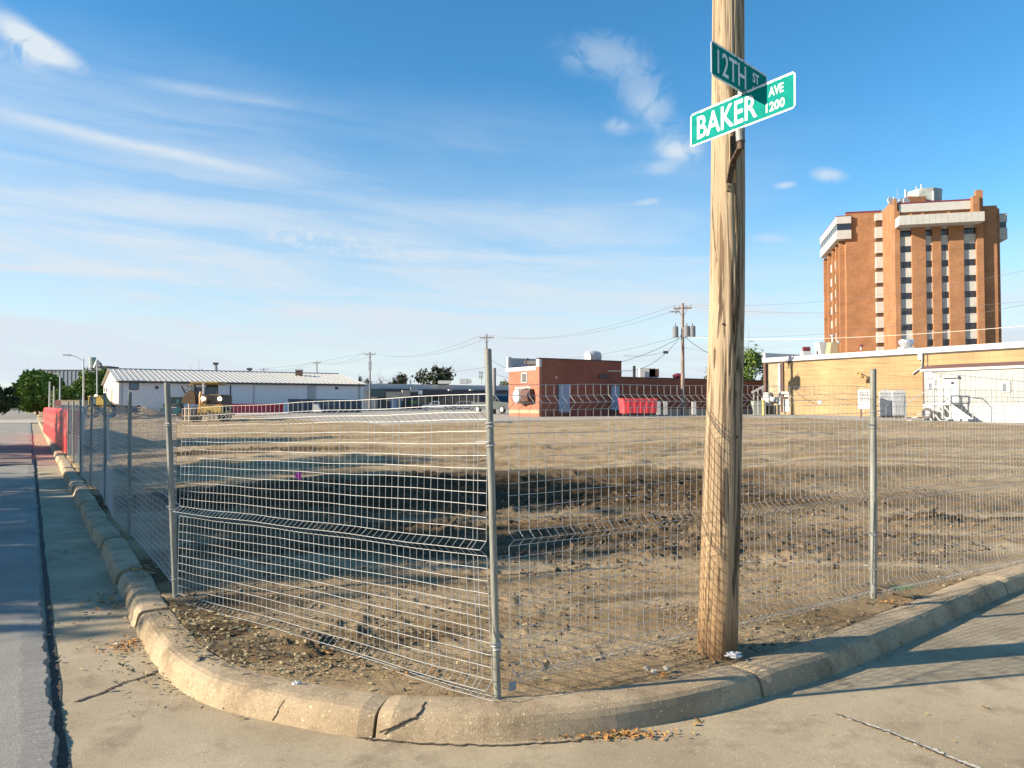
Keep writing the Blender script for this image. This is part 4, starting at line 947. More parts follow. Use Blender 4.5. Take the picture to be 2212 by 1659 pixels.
for k, pz in enumerate((1.75, 2.9, 3.7, 4.5, 5.2)): MB().obox(yb(2.2, .014, pz), -D1 * 50, D2 * .02, UP * .035).build('course_line', material('yellow_joint', (.47, .33, .15), .9) if k == 0 else bpy.data.materials['yellow_joint'], YW)
# scupper and downspout, gooseneck lamp, stains
s_ = ysp(1986); ds = thing('downspout', yb(s_, .2, 4.6), 'white scupper and short downspout high on the yellow wall above the trailer', 'downspout')
MB().obox(yb(s_, .0, 5.5), -D1 * .35, -D2 * .2, UP * .75).build('scupper_box', M_wcap, ds); MB().tube([yb(s_ + .3, .12, 5.5), yb(s_ + .25, .12, 4.9), yb(s_ - .5, .12, 4.4)], .06, 6).build('pipe', M_lgrey, ds)
MB().obox(yb(s_ + .6, .006, 4.5), -D1 * .12, D2 * .03, UP * 1.45).build('water_stain', M_brown, YW)
s_ = ysp(1873.5); gl = thing('gooseneck_lamp', yb(ysp(1873), .2, 4.0), 'small rusty gooseneck lamp on the middle of the yellow wall', 'lamp')
M_rust = material('rusty_fixture', (.38, .22, .08), .8)
gz = ysz(1873, 812)
MB().tube([yb(s_ - .9, 0, gz + .22), yb(s_ - .5, .5, gz + .35), yb(s_ - .1, .75, gz + .1)], .045, 6).build('arm', M_rust, gl); MB().tube([yb(s_ - .1, .75, gz + .25), yb(s_ - .1, .75, gz - .2)], [.1, .26], 10).build('shade', M_rust, gl)
MB().tube([yb(s_ - .1, .03, gz - .2), yb(s_ - .1, .03, gz - .75)], .03, 5).build('conduit', M_rust, gl)
# electrical meters at the far corner
el = thing('meter_bank', yb(.6, .5, 1.2), 'cluster of grey electrical boxes at the far left corner of the yellow building', 'electrical boxes')
for (x0, x1, y0, y1, th_, m_) in [(1655, 1667, 848, 858, .5, M_lgrey), (1652, 1668, 859, 868, .5, M_white), (1668, 1675, 857, 867, .4, M_lgrey), (1676, 1684, 858, 868, .4, M_lgrey), (1661, 1667, 869, 876, .4, M_white), (1651, 1658, 862, 868, .45, M_grey)]:
    yrect('cabinet', x0, x1, y0, y1, th_, m_, el)
MB().tube([yb(2.2, .3, 2.6), yb(2.2, .3, 1.3)], .09, 6).build('conduit', M_brown, el)
bx = yb(ysp(1656), 1.2, 1.1); solo(MB().cbox(bx + UP * .6, 1.1, 1.0, 1.3), 'transformer_cabinet', material('green_grey_cabinet', (.30, .34, .29), .7), bx, 'green-grey ground cabinet below the electrical boxes', 'cabinet')
bo = at(1649, 890, 64); MB_ = MB().tube([bo - UP * .3, bo + UP * 1.0], .09, 10); solo(MB_, 'bollard', material('yellow_bollard', (.75, .5, .1), .6), bo, 'yellow guard post beside the ground cabinet at the yellow building corner', 'bollard')
# white notice board on posts
Yn = 57.0; nb = at(1861, 900, Yn); NBt = thing('notice_board', nb, 'tall white notice board with rows of dark writing standing before the yellow wall', 'sign')
p0 = at(1853.5, 883, Yn); p1 = at(1874, 842, Yn); w_ = (p1.x - p0.x) / .95
exn = (D1 * -1).normalized()
MB().obox(p0, -D1 * (w_ * 1.5), D2 * .05, UP * (p1.z - p0.z)).build('board', M_white, NBt)
rq = random.Random(2); hz_ = p1.z - p0.z; M_ink = material('faded_ink', (.12, .13, .16), .8)
for k, (zz_, hgt) in enumerate([(.86, .035), (.80, .05), (.72, .03), (.66, .055), (.56, .03), (.50, .06), (.42, .03), (.36, .03)]):
    x_ = .12
    while x_ < .85:
        l = .04 + rq.random() * .11
        if x_ + l > .9: break
        MB().obox(p0 - D1 * (w_ * 1.5 * x_) - D2 * .006 + UP * hz_ * zz_, -D1 * w_ * 1.5 * l, D2 * .004, UP * hz_ * hgt).build('written_line', M_ink, NBt); x_ += l + .03
for a in (0.12, .88): MB().obox(p0 - D1 * w_ * 1.5 * a - UP * 1.2 + D2 * .06, -D1 * .08, D2 * .06, UP * 1.5).build('post', M_brown, NBt)
# roof-top items along the coping
def roof_item(kind, px0, px1, y0, y1, Y, label, m1, m2=None):
    a = at(px0, y1, Y); b3 = at(px1, y0, Y); w2 = b3.x - a.x; T = thing(kind, a, label, 'roof vent'); c = Vector(((a.x + b3.x) / 2, Y, a.z)); h = b3.z - a.z
    return T, c, w2, h
T, c, w2, h = roof_item('roof_vent', 1729, 1752, 749, 768, 74, 'white boxed roof vent with a dark maroon cowl, leftmost on the yellow building', M_white)
MB().cbox(c + UP * h * .2, w2 * .75, w2 * .75, h * .55).build('curb', M_white, T); MB().tube([c + Vector((-w2 * .25, 0, h * .74)), c + Vector((w2 * .38, 0, h * .74))], [h * .26, h * .26], 10).build('cowl', M_maroon, T)
T, c, w2, h = roof_item('air_handler', 1764, 1793, 740, 765, 74, 'pale grey boxy air unit on the yellow building roof beside the tower', M_lgrey)
MB().prism([(-w2 / 2, h), (w2 * .35, h), (w2 * .30, -h * .3), (-w2 * .33, -h * .3)], c - Vector((0, .6, 0)), Vector((1, 0, 0)), UP, Vector((0, 1.2, 0))).build('casing', M_wcap, T); MB().cbox(c + Vector((w2 * .42, 0, h * .35)), w2 * .16, 1, h * 1.1).build('louvre_side', M_dark, T)
T, c, w2, h = roof_item('chimney', 1790, 1820, 736, 767, 72, 'squat tan masonry chimney on a white base, on the yellow roof before the tower', M_yw)
MB().prism([(-w2 * .5, 0), (w2 * .5, 0), (w2 * .5, h * .30), (-w2 * .5, h * .30)], c - UP * h * .2, Vector((1, 0, 0)), UP, Vector((0, 1.3, 0))).build('base', M_white, T)
MB().prism([(-w2 * .42, 0), (w2 * .2, 0), (w2 * .12, h * .8), (-w2 * .3, h * .8)], c + UP * h * .1, Vector((1, 0, 0)), UP, Vector((0, 1.0, 0))).build('stack', material('tan_masonry', (.45, .32, .17), .9), T)
for a in (-.12, .30): MB().tube([c + Vector((w2 * a, .3, h * .8)), c + Vector((w2 * a, .3, h * (1.35 if a < 0 else .95)))], [.10, .10], 8).build('flue', M_wcap, T); MB().disc(c + Vector((w2 * a, .3, h * (1.38 if a < 0 else .98))), UP, .2, .12, 10).build('flue_cap', M_lgrey, T)
T, c, w2, h = roof_item('pipe_vent', 1856, 1864, 745, 756, 67, 'thin pipe vent with a maroon cap on the yellow roof', M_maroon)
MB().tube([c, c + UP * h * .8], .08, 8).build('pipe', M_wcap, T); MB().disc(c + UP * h * .85, UP, .16, .16, 10).build('cap', M_maroon, T)
T, c, w2, h = roof_item('exhaust_fan', 1942, 1973, 734, 750, 63, 'round aluminium exhaust fan hood on the yellow roof below the tower', M_lgrey)
MB().tube([c + UP * 0, c + UP * h * .25, c + UP * h * .6, c + UP * h * .95, c + UP * h], [w2 * .3, w2 * .40, w2 * .5, w2 * .47, w2 * .3], 16).build('hood', material('bright_aluminium', (.6, .6, .6), .3, .6), T)
MB().cbox(c - UP * .15, w2 * .8, w2 * .8, .3).build('curb', M_white, T)

# ---- red brick building
RB = Vector((2.2, 62.0, 0)); rz0 = .5; z1r = at(1165, 775, 62).z; z1l = at(1102, 797, 66).z
RBT = thing('brick_building', RB + UP * 1.1, 'small red brick building with blue doors, sunlit end wall and dark front', 'building')
def rb(s_, d=0.0, z_=0.0): return RB + D2 * s_ + D1 * d + UP * z_           # s along the front, d into depth
LW = 8.6; DG = 4.7
MB().obox(rb(0, 0, rz0), D2 * LW, D1 * DG, UP * (z1r - rz0)).build('front_wall', M_rb_shade, RBT) if False else None
MB().obox(rb(0.25, 0, rz0), D2 * (LW - .25), D1 * .25, UP * (z1r - rz0)).build('front_wall', M_rb_shade, RBT)
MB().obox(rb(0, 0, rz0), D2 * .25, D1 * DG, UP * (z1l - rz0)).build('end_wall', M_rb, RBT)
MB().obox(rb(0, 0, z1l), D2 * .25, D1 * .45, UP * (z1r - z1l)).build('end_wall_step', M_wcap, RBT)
MB().obox(rb(.25, .25, rz0), D2 * (LW - .25), D1 * (DG - .26), UP * (z1l - .3 - rz0)).build('rear_mass', M_rb_shade, RBT)
MB().obox(rb(-.04, .45, z1l - .25), D2 * .4, D1 * DG, UP * .33).build('gable_coping', M_wcap, RBT)
MB().obox(rb(-.04, DG, z1l + .08), D2 * .35, D1 * .3, UP * .95).build('far_pier', M_wcap, RBT)
MB().obox(rb(.3, DG, z1l), D2 * (LW - 1), D1 * .25, UP * .95).build('rear_parapet', M_lgrey, RBT)
MB().obox(rb(-.05, -.05, z1r), D2 * (LW + .1), D1 * .4, UP * .09).build('front_coping', M_dark, RBT)
def rpx(px, d=0.0): r_ = ray(px, 850); k = r_.x / r_.y; o = rb(0, d); return (k * o.y - o.x) / (D2.x - k * D2.y)
def rpz(px, py, d=0.0): r_ = ray(px, py); return EYE + r_.z / r_.y * rb(rpx(px, d), d).y
def rrect(name, x0, x1, y0, y1, m, parent=RBT, th_=.08, off=0.0):
    s0, s1 = rpx(x0), rpx(x1); a, b3 = rpz(x0, y1), rpz(x0, y0); return MB().obox(rb(s0, -off - th_, a), D2 * (s1 - s0), D1 * th_, UP * (b3 - a)).build(name, m, parent)
def zo(a, b3): return (1042.3 + a * .25, 713.2 + b3 * .25)
d1_ = rrect('door', 1206, 1229.5, 831, 891, M_blue); rrect('door_frame', 1204, 1206, 829, 891, M_dark, d1_); d2_ = rrect('door', 1320, 1337, 833, 886, M_blue); rrect('door_step', 1319, 1338, 886, 890, M_dark, d2_)
rrect('boarded_window', 1294, 1315, 808, 817, M_dark); rrect('conduit', 1313, 1345, 800, 802, M_wcap); rrect('alarm_light', 1199, 1203, 813, 818, material('pale_fitting', (.5, .35, .28), .6))
# end wall details
def gpx(px): r_ = ray(px, 850); k = r_.x / r_.y; return (k * RB.y - RB.x) / (D1.x - k * D1.y)
def gpz(px, py): r_ = ray(px, py); return EYE + r_.z / r_.y * rb(0, gpx(px)).y
def grect(name, x0, x1, y0, y1, m, parent=RBT, th_=.06, off=0.0):
    s0, s1 = gpx(x1), gpx(x0); a, b3 = gpz(x1, y1), gpz(x1, y0); return MB().obox(rb(-off - th_, s0, a), D1 * (s1 - s0), D2 * th_, UP * (b3 - a)).build(name, m, parent)
vf_ = grect('vent_frame', 1127, 1140, 804.5, 827, M_wcap)
for k in range(7): grect('vent_louvre', 1129, 1138.5, 807.5 + k * 2.6, 809.3 + k * 2.6, M_dark, vf_, .03, .06)
grect('plaster_patch', 1113, 1146, 835, 871, material('pale_plaster', (.62, .50, .42), .9), RBT, .03)
hd = thing('exhaust_hood', rb(-.6, gpx(1134), 2.2), 'large hooded exhaust fan with a brown shade on the sunlit brick end wall', 'exhaust hood')
hc = rb(-.03, (gpx(1122) + gpx(1142)) / 2, (gpz(1134, 838) + gpz(1134, 874)) / 2); hr = (gpz(1134, 838) - gpz(1134, 874)) / 2
MB().tube([hc, hc - D2 * .25, hc - D2 * .75], [hr * .95, hr, hr * .8], 8).build('hood_body', M_lgrey, hd); MB().tube([hc - D2 * .10 - D1 * .4, hc - D2 * .10 - D1 * 1.5], [hr, hr * .85], 8).build('brown_shade', M_brown, hd)
grect('base_course', 1100.5, 1165, 884, 893, material('pale_brick_base', (.5, .33, .2), .9), RBT, .03)
# roof items
c = rb(5.6, 2.0, z1r + .3); T = thing('roof_ventilator', c, 'white domed ventilator on the brick building roof', 'roof vent'); rv = at(1281, 769, c.y)
MB().tube([rv - D2 * .62 - UP * .12, rv - D2 * .2 - UP * .08, rv + D2 * .55 - UP * .08], [.48, .55, .52], 18).build('drum', M_white, T); MB().cbox(rv - UP * .9, 1.2, 1.0, .9).build('stand', M_lgrey, T)
rk_ = thing('roof_unit', rb(.5, 3.5, z1l), 'low black pipe rack on the lower roof of the brick building', 'roof unit'); a = at(1138, 783, 65.0); b3 = at(1165, 783, 64.0)
MB().obox(a - UP * .15, b3 - a, D1 * .5, UP * .3).build('beam', M_dark, rk_); MB().obox(a - UP * .15, D2 * .18, D1 * .2, UP * .5).build('upright', M_dark, rk_)
for q in (.25, .45, .6, .75, .92): p = a.lerp(b3, q); MB().obox(p - UP * .7, D2 * .10, D1 * .1, UP * .6).build('leg', M_dark, rk_)
# lower wing
LR = Vector(rb(LW)); zlw = at(1350, 816, LR.y).z
LWt = thing('brick_wing', LR + UP * 1.1, 'long low dark brick wall running right from the brick building', 'building')
MB().obox(rb(LW + .005, .02, rz0), D2 * 26, D1 * 14, UP * (zlw - rz0)).build('wall', M_rb_shade, LWt); MB().obox(rb(LW + .01, -.03, zlw), D2 * 26, D1 * .35, UP * .10).build('coping', M_dark, LWt)
M_pale = material('pale_wall_base', (.42, .36, .28), .9, var=.1, vscale=1)
MB().obox(rb(LW + 3.2, -.05, rz0), D2 * 22, D1 * .06, UP * (at(1430, 884, LR.y).z - rz0)).build('pale_base', M_pale, LWt)
MB().cbox(at(1403, 798, 75) , 3.1, 2, 1.9).build('white_rooftop_box', M_white, LWt) if False else None
T = thing('rooftop_box', at(1398, 815, 76), 'white boxed unit with a dark grille on the low brick wing roof', 'roof unit')
MB().cbox(at(1397, 806, 76), 1.5, 1.2, .95).build('casing', M_white, T); MB().cbox(at(1411, 806, 75.9), .95, 1.0, .80).build('grille', M_brown, T)
solo(MB().cbox(at(1370, 808, 75), .24, .24, 1.6), 'flue_pipe', M_dark, at(1370, 815, 75), 'short dark flue left of the white rooftop box', 'flue')
solo(MB().tube([at(1455, 815, 76), at(1462, 811.5, 76), at(1470, 812, 76), at(1477, 815.5, 76)], .25, 8), 'roof_hatch', M_maroon, at(1465, 815, 76), 'low rounded maroon hatch on the brick wing roof', 'roof vent')
for px, d in ((1500, 'short white wall pier left of the wooden pole, before the low brick wing'),):
    pass
for i, px in enumerate((1422, 1437, 1499)):
    p = at(px, 893, 64); lb = ['left', 'middle', 'right'][i]
    solo(MB().cbox(p + UP * .45, .32, .3, 1.1), 'concrete_bollard', M_wcap, p, f'{lb} one of three pale squat guard posts before the low brick wing', 'bollard', 'guard posts before the brick wing')
# red skip
sk = at(1347, 896, 61); SKT = thing('skip_container', sk, 'bright red open-topped waste container in front of the low brick wing', 'skip'); M_redb = material('bright_red_paint', (.85, .075, .085), .5, var=.06, vscale=1)
w3 = at(1422, 896, 61).x - sk.x; h3 = at(1422, 861, 61).z - sk.z; h3 = h3
fr = Vector((.99, .12, 0)).normalized(); bk = Vector((-.12, .99, 0))
MB().prism([(.12, .12), (w3 - .05, .12), (w3, h3), (0, h3)], sk, fr, UP, bk * 1.6).build('tub', M_redb, SKT)
MB().obox(sk + UP * (h3 - .09) - bk * .05 - fr * .03, fr * (w3 + .06), bk * 1.7, UP * .1).build('rim', M_redb, SKT)
for k in range(5): MB().obox(sk + fr * (w3 * (.14 + k * .18)) - bk * .04 + UP * .15, fr * .07, bk * .04, UP * (h3 - .25)).build('rib', M_redb, SKT)
for k in (.1, .9): MB().obox(sk + fr * w3 * k, fr * .2, bk * 1.5, UP * .12).build('foot', M_dark, SKT)

# ---- site office trailer
TB = at(1995, 903, 50.0); tz0 = TB.z; tz1 = at(1995, 803, 50).z; TRT = thing('office_trailer', TB, 'pale grey site office trailer with white skirting at far right', 'trailer')
def tb(s_, off=0.0, z_=0.0): return Vector((TB.x, TB.y, 0)) - D1 * s_ - D2 * off + UP * z_
M_tr = material('trailer_siding', (.33, .34, .325), .6, var=.05, vscale=.7); M_trl = material('trailer_trim', (.44, .44, .43), .5)
zs = at(1995, 873, 50).z
MB().obox(tb(0, -3.6, zs), -D1 * 17.5, -D2 * 3.6, UP * (tz1 - zs)).build('body', M_tr, TRT)
MB().obox(tb(-.15, .12, tz1), -D1 * 17.8, D2 * 3.9, UP * .16).build('fascia', M_trl, TRT)
MB().prism([(0, 0), (4.0, .0), (2.2, .34), (.4, .20)], tb(-.1, .10, tz1 + .16), D2, UP, -D1 * 17.7).build('roof', material('brown_roof', (.14, .075, .06), .8), TRT)
MB().obox(tb(-.02, .012, zs), -D1 * .10, D2 * .2, UP * (tz1 - zs)).build('corner_trim', M_brown, TRT)
for k in range(58): MB().obox(tb(.25 + k * .3, .018, zs), -D1 * .035, D2 * .018, UP * (tz1 - zs - .12)).build('siding_rib', M_tr, TRT)
for k in range(28): MB().obox(tb(k * .62, .05, tz0 - .2), -D1 * .60, D2 * .05, UP * (zs - tz0 + .2)).build('skirting_panel', M_trl, TRT)
def tsp(px): r_ = ray(px, 850); k = r_.x / r_.y; return (k * TB.y - TB.x) / (-D1.x + k * D1.y)
def tsz(px, py): r_ = ray(px, py); return EYE + r_.z / r_.y * tb(tsp(px)).y
def trect(name, x0, x1, y0, y1, m, parent=TRT, th_=.05, off=.02):
    s0, s1 = tsp(x0), tsp(x1); a, b3 = tsz(x0, y1), tsz(x0, y0); return MB().obox(tb(s0, off, a), -D1 * (s1 - s0), -D2 * th_, UP * (b3 - a)).build(name, m, parent)
w_ = trect('window', 2004, 2022, 821, 841, M_trl); trect('pane', 2008, 2014, 828, 840, material('grey_glass', (.16, .18, .22), .15), w_, .02, .07); trect('pane', 2015.5, 2020.5, 828, 840, M_trl, w_, .02, .07)
w_ = trect('window', 2164, 2184, 823.5, 848, M_trl); trect('pane', 2167.5, 2174.5, 828, 845, bpy.data.materials['grey_glass'], w_, .02, .07); trect('pane', 2176, 2182, 828, 845, M_trl, w_, .02, .07)
d_ = trect('door', 2044, 2072, 817, 872, material('door_grey', (.56, .56, .54), .6)); trect('door_window', 2055.5, 2064, 823, 831, M_trl, d_, .02, .07); trect('door_pane', 2057, 2062.5, 825, 829.5, M_glass, d_, .02, .095)
trect('door_canopy', 2039, 2074, 812.5, 816.5, M_trl, TRT, .25)
trect('lamp', 2034, 2037.5, 811.5, 815, M_dark, TRT, .15)
sg = trect('sign_board', 1998, 2016, 803.5, 817, material('sign_white_board', (.5, .52, .56), .4), TRT, .03); trect('printed_line', 2003.5, 2012.5, 807.5, 809.5, M_lgrey, sg, .005, .052); trect('printed_line', 2000, 2015, 816.2, 817.4, M_grey, sg, .005, .052)
# steps with handrails
st = thing('trailer_steps', tb(tsp(2045), 1.2, tz0), 'white wooden steps and landing with handrails at the trailer door', 'steps'); s_a = tsp(2040); s_b = tsp(2078)
ld = zs + .05
MB().obox(tb(s_a, .08, ld - .12), -D1 * (s_b - s_a), -D2 * 1.3, UP * .12).build('landing', M_trl, st)
for k in range(5): MB().obox(tb(s_a - .35 * (k + 1), .2, ld - .12 - .2 * (k + 1)), -D1 * .37, -D2 * 1.1, UP * .05).build('tread', M_trl, st)
for a in (s_a, (s_a + s_b) / 2, s_b - .08):
    MB().obox(tb(a, 1.34, tz0), -D1 * .09, D2 * .09, UP * (ld - tz0 + 1.0)).build('rail_post', M_trl, st)
for h_ in (1.0, .55): MB().obox(tb(s_a, 1.36, ld + h_), -D1 * (s_b - s_a), D2 * .05, UP * .07).build('handrail', M_trl, st)
MB().tube([tb(s_a, 1.34, ld + 1.0), tb(s_a - 1.7, 1.34, tz0 + .95), tb(s_a - 1.8, 1.34, tz0)], .03, 5).build('handrail', M_lgrey, st)
MB().tube([tb(s_b, 1.3, ld + .95), tb(s_b + .8, 1.3, ld + .85), tb(s_b + 1.3, 1.3, ld + .3), tb(s_b + 1.3, 1.3, tz0)], .03, 5).build('handrail', M_grey, st)
MB().prism([(0, 0), (1.3, 0), (0, ld - tz0)], tb(s_b, 1.3, tz0), -D1, UP, D2 * .06).build('side_board', M_lgrey, st)
tr_ = thing('spare_tyre', tb(tsp(2032), 1.8, tz0 + .3), 'grey tyre leaning by the foot of the trailer steps', 'tyre')
pc = tb(tsp(2034), 1.7, tz0 + .33); MB().tube([pc + (D1 * math.cos(a) + UP * math.sin(a)) * .27 for a in [i * math.pi / 8 for i in range(17)]], .09, 7).build('tyre', material('dusty_rubber', (.12, .11, .10), .9), tr_)

# ---- portable toilets
M_pt = material('portable_toilet_grey', (.40, .42, .44), .5); M_ptd = material('portable_toilet_dark', (.17, .15, .13), .6)
for i, (px, lb) in enumerate(((1900, 'left grey portable toilet of the pair beside the trailer'), (1928, 'right grey portable toilet of the pair beside the trailer'))):
    o = at(px + 2, 901, 57 - i * 1.2); T = thing('portable_toilet', o, lb, 'portable toilet', 'portable toilets'); w4 = at(px + 27, 901, o.y).x - o.x; h4 = at(px, 849, o.y).z - o.z
    fx = Vector((.98, -.2, 0)).normalized(); dx_ = Vector((.35, .94, 0)).normalized()
    MB().prism([(0, .1), (w4, .1), (w4, h4), (w4 * .5, h4 + .03), (0, h4)], o, fx, UP, dx_ * 1.1).build('cabin', M_pt, T)
    MB().prism([(-.05, h4), (w4 + .05, h4), (w4 * .85, h4 + .2), (w4 * .5, h4 + .26), (w4 * .15, h4 + .2)], o - dx_ * .04, fx, UP, dx_ * 1.2).build('roof', M_white, T)
    MB().obox(o + fx * .1 - dx_ * .03 + UP * .15, fx * (w4 - .2), dx_ * .03, UP * (h4 - .3)).build('door', M_pt, T)
    MB().obox(o + fx * w4 * .4 - dx_ * .045 + UP * (h4 - .55), fx * w4 * .25, dx_ * .012, UP * .2).build('notice', M_white, T)
    for k in range(3): MB().obox(o + fx * (w4 * (.2 + .25 * k)) - dx_ * .045 + UP * .3, fx * .04, dx_ * .014, UP * (h4 - 1.1)).build('door_rib', M_lgrey, T)
    MB().obox(o + fx * (w4 + .002) + UP * .1, fx * .015, dx_ * 1.08, UP * (h4 - .15)).build('side_panel', M_ptd, T)
    MB().obox(o, fx * w4, dx_ * 1.1, UP * .1).build('skid', M_dark, T)

# ---- white metal building
WB = Vector((-51.1, 100, 0)); wz0 = .4; wez = at(257.5, 822, 100).z; WBT = thing('metal_building', WB + UP * 1.5, 'long white metal building with a ribbed gable roof at left', 'building')
def wb(s_, d=0.0, z_=0.0): return WB + D2 * s_ + D1 * d + UP * z_
LWB = 33.4; DWB = 24.5; rid = at(238, 798, 110.2).z
M_ms = material('white_metal_siding', (.62, .64, .66), .5, var=.03, vscale=.5); M_mg = material('white_gable_siding', (.55, .51, .49), .5); M_mr = material('pale_metal_roof', (.46, .45, .40), .55, .1); M_mr2 = material('metal_roof_rib', (.52, .51, .46), .55, .1)
MB().obox(wb(0, 0.01, wz0), D2 * LWB, D1 * (DWB - .02), UP * (wez - wz0)).build('long_wall', M_ms, WBT)
MB().prism([(0, wz0), (DWB, wz0), (DWB, wez), (DWB / 2, rid), (0, wez)], WB - D2 * .05, D1, UP, D2 * .045).build('gable_wall', M_mg, WBT)
MB().prism([(0, wez), (DWB, wez), (DWB / 2, rid)], wb(LWB), D1, UP, D2 * .05).build('gable_wall', M_mg, WBT)
nP = 52; sl = (wb(0, DWB / 2, rid) - wb(0, 0, wez)); nr = D2.cross(sl).normalized()
e0 = wb(-.4, -.35, wez + .02 - .35 * (rid - wez) / (DWB / 2)); sl2 = wb(0, DWB / 2, rid + .06) - wb(0, -.35, wez + .02 - .35 * (rid - wez) / (DWB / 2)); wP = (LWB + .8) / nP
for k in range(nP):
    o = e0 + D2 * wP * k; rp = MB().obox(o, D2 * (wP - .10), sl2, nr * .03).build('roof_panel', M_mr, WBT); MB().obox(o + D2 * (wP - .10), D2 * .10, sl2, nr * .08).build('roof_rib', M_mr2, rp)
MB().obox(e0 + sl2, D2 * (LWB + .8), wb(0, DWB + .35, wez - .1) - wb(0, DWB / 2, rid + .06), nr * .0 + UP * .04).build('rear_roof_slope', M_mr, WBT)
MB().obox(e0 + sl2 + UP * .03 - D1 * .2, D2 * (LWB + .8), D1 * .4, UP * .12).build('ridge_cap', M_grey, WBT)
MB().obox(wb(-.4, -.45, wez - .28), D2 * (LWB + .8), D1 * .12, UP * .2).build('gutter', M_dark, WBT)
def wpx(px): r_ = ray(px, 850); k = r_.x / r_.y; return (k * WB.y - WB.x) / (D2.x - k * D2.y)
def wpz(px, py): r_ = ray(px, py); return EYE + r_.z / r_.y * wb(wpx(px)).y
def wrect(name, x0, x1, y0, y1, m, parent=WBT, th_=.08, off=0.0):
    s0, s1 = wpx(x0), wpx(x1); a, b3 = wpz(x0, y1), wpz(x0, y0); return MB().obox(wb(s0, -off - th_, a), D2 * (s1 - s0), D1 * th_, UP * (b3 - a)).build(name, m, parent)
w_ = wrect('window', 279, 299, 825.5, 842, M_dark); wrect('pane', 281, 297, 827, 840, material('sky_blue_glass', (.08, .16, .24), .1), w_, .02, .08)
wrect('wall_vent', 335, 342, 834, 840, M_brown); wrect('wall_vent', 724, 730, 836, 841, M_dark); dd = wrect('roller_door', 664, 682, 835, 862, M_grey); wrect('door_head', 664, 683, 833, 835.5, M_lgrey, dd)
wrect('downspout', 262, 264.5, 824, 880, M_grey); wrect('downspout', 547, 549, 826, 880, M_grey); wrect('downspout', 774, 777.5, 828, 885, M_grey); wrect('downspout', 496.5, 499, 832, 872, M_dark)
for k in range(64): MB().obox(wb(.3 + k * .52, -.02, wz0), D2 * .06, D1 * .03, UP * (wez - wz0 - .3)).build('siding_rib', M_ms, WBT)
def wgx(px): r_ = ray(px, 850); k = r_.x / r_.y; return (k * WB.y - WB.x) / (D1.x - k * D1.y)
def wgrect(name, x0, x1, y0, y1, m, th_=.08):
    s0, s1 = wgx(x1), wgx(x0); a, b3 = [EYE + ray(x1, q).z / ray(x1, q).y * wb(0, s0).y for q in (y1, y0)]
    return MB().obox(wb(-.05 - th_, s0, a), D1 * (s1 - s0), D2 * th_, UP * (b3 - a)).build(name, m, WBT)
wgrect('door', 240.5, 243.8, 840, 873, material('tan_door', (.42, .30, .24), .7)); wgrect('gable_window', 231, 232.2, 837, 846, M_dark); wgrect('gable_window', 226.8, 227.6, 838, 846, M_dark)
ch = wb(wpx(640) + 4, DWB / 2 - 4, 0); T = thing('roof_vent', (ch.x, ch.y, rid - 1), 'square brown vent stack on the ribbed metal roof', 'roof vent')
cc_ = at(646, 807, ch.y); MB().cbox(cc_, .9, .9, .95).build('stack', M_brown, T); MB().cbox(cc_ + UP * .55, 1.1, 1.1, .15).build('cap', M_grey, T); MB().cbox(cc_ - UP * .75, 1.5, 1.2, .6).build('flashing', M_lgrey, T)

# ---- long dark building with a white roof
DB = at(786, 886, 150); DB.z = .3; dz1 = at(786, 828, 150).z; DBT = thing('dark_building', DB, 'long low building with dark front and bright white roof edge, behind the pickups', 'building')
def db(s_, d=0.0, z_=0.0): return DB * 1.0 + D2 * s_ + D1 * d + UP * (z_ - DB.z)
zpar = at(800, 839, 150).z; M_dk = material('dark_slate_cladding', (.045, .048, .06), .6, var=.2, vscale=.3); M_dk2 = material('charcoal_fascia', (.10, .10, .12), .7)
MB().obox(db(3.2, 0, .3), D2 * 50, D1 * 20, UP * (zpar - .3)).build('front_wall', M_dk, DBT)
MB().obox(db(0, .8, .3), D2 * 3.2, D1 * 12, UP * (zpar - .3)).build('cream_end_wall', material('cream_wall', (.52, .48, .42), .8), DBT)
MB().obox(db(-.1, 1.2, zpar), D2 * 53, D1 * 20, UP * (dz1 - zpar)).build('white_roof_edge', M_white, DBT)
MB().obox(db(22, -.35, zpar - 1.5), D2 * 31, D1 * .34, UP * .95).build('fascia', M_dk2, DBT)
def dpx(px): r_ = ray(px, 850); k = r_.x / r_.y; return (k * DB.y - DB.x) / (D2.x - k * D2.y)
def dpz(px, py): r_ = ray(px, py); return EYE + r_.z / r_.y * db(dpx(px)).y
def drect(name, x0, x1, y0, y1, m, th_=.1, off=0.0, parent=DBT):
    s0, s1 = dpx(x0), dpx(x1); a, b3 = dpz(x0, y1), dpz(x0, y0); return MB().obox(db(s0, -off - th_, a), D2 * (s1 - s0), D1 * th_, UP * (b3 - a)).build(name, m, parent)
drect('green_board', 797, 832, 840, 857, material('dark_green_board', (.07, .10, .10), .7)); drect('pale_wall_panel', 833, 870, 846, 866, M_pale, .3); drect('blue_door', 843, 864, 862, 884, M_blue, .5); drect('dark_door', 856, 861, 863, 880, M_glass, .02, .5)
drect('awning', 866, 883, 843, 857, material('tan_awning', (.36, .33, .27), .8), .8); drect('white_sign', 903, 911.5, 842.5, 852, material('white_sign_panel', (.8, .76, .68), .5), .2); drect('roof_box', 886, 902, 837, 847, M_grey, .3); drect('wall_lamp', 967, 973, 841, 844, M_white, .6); drect('wall_lamp', 1013, 1019, 841, 844, M_white, .6); drect('shrub_box', 883, 896, 865, 873, material('green_box', (.1, .2, .07), .8), 1.2)  # white sign has its own pale material
for k in range(9): drect('shop_window', 905 + k * 15, 917 + k * 15, 857, 872, M_glass, .04)
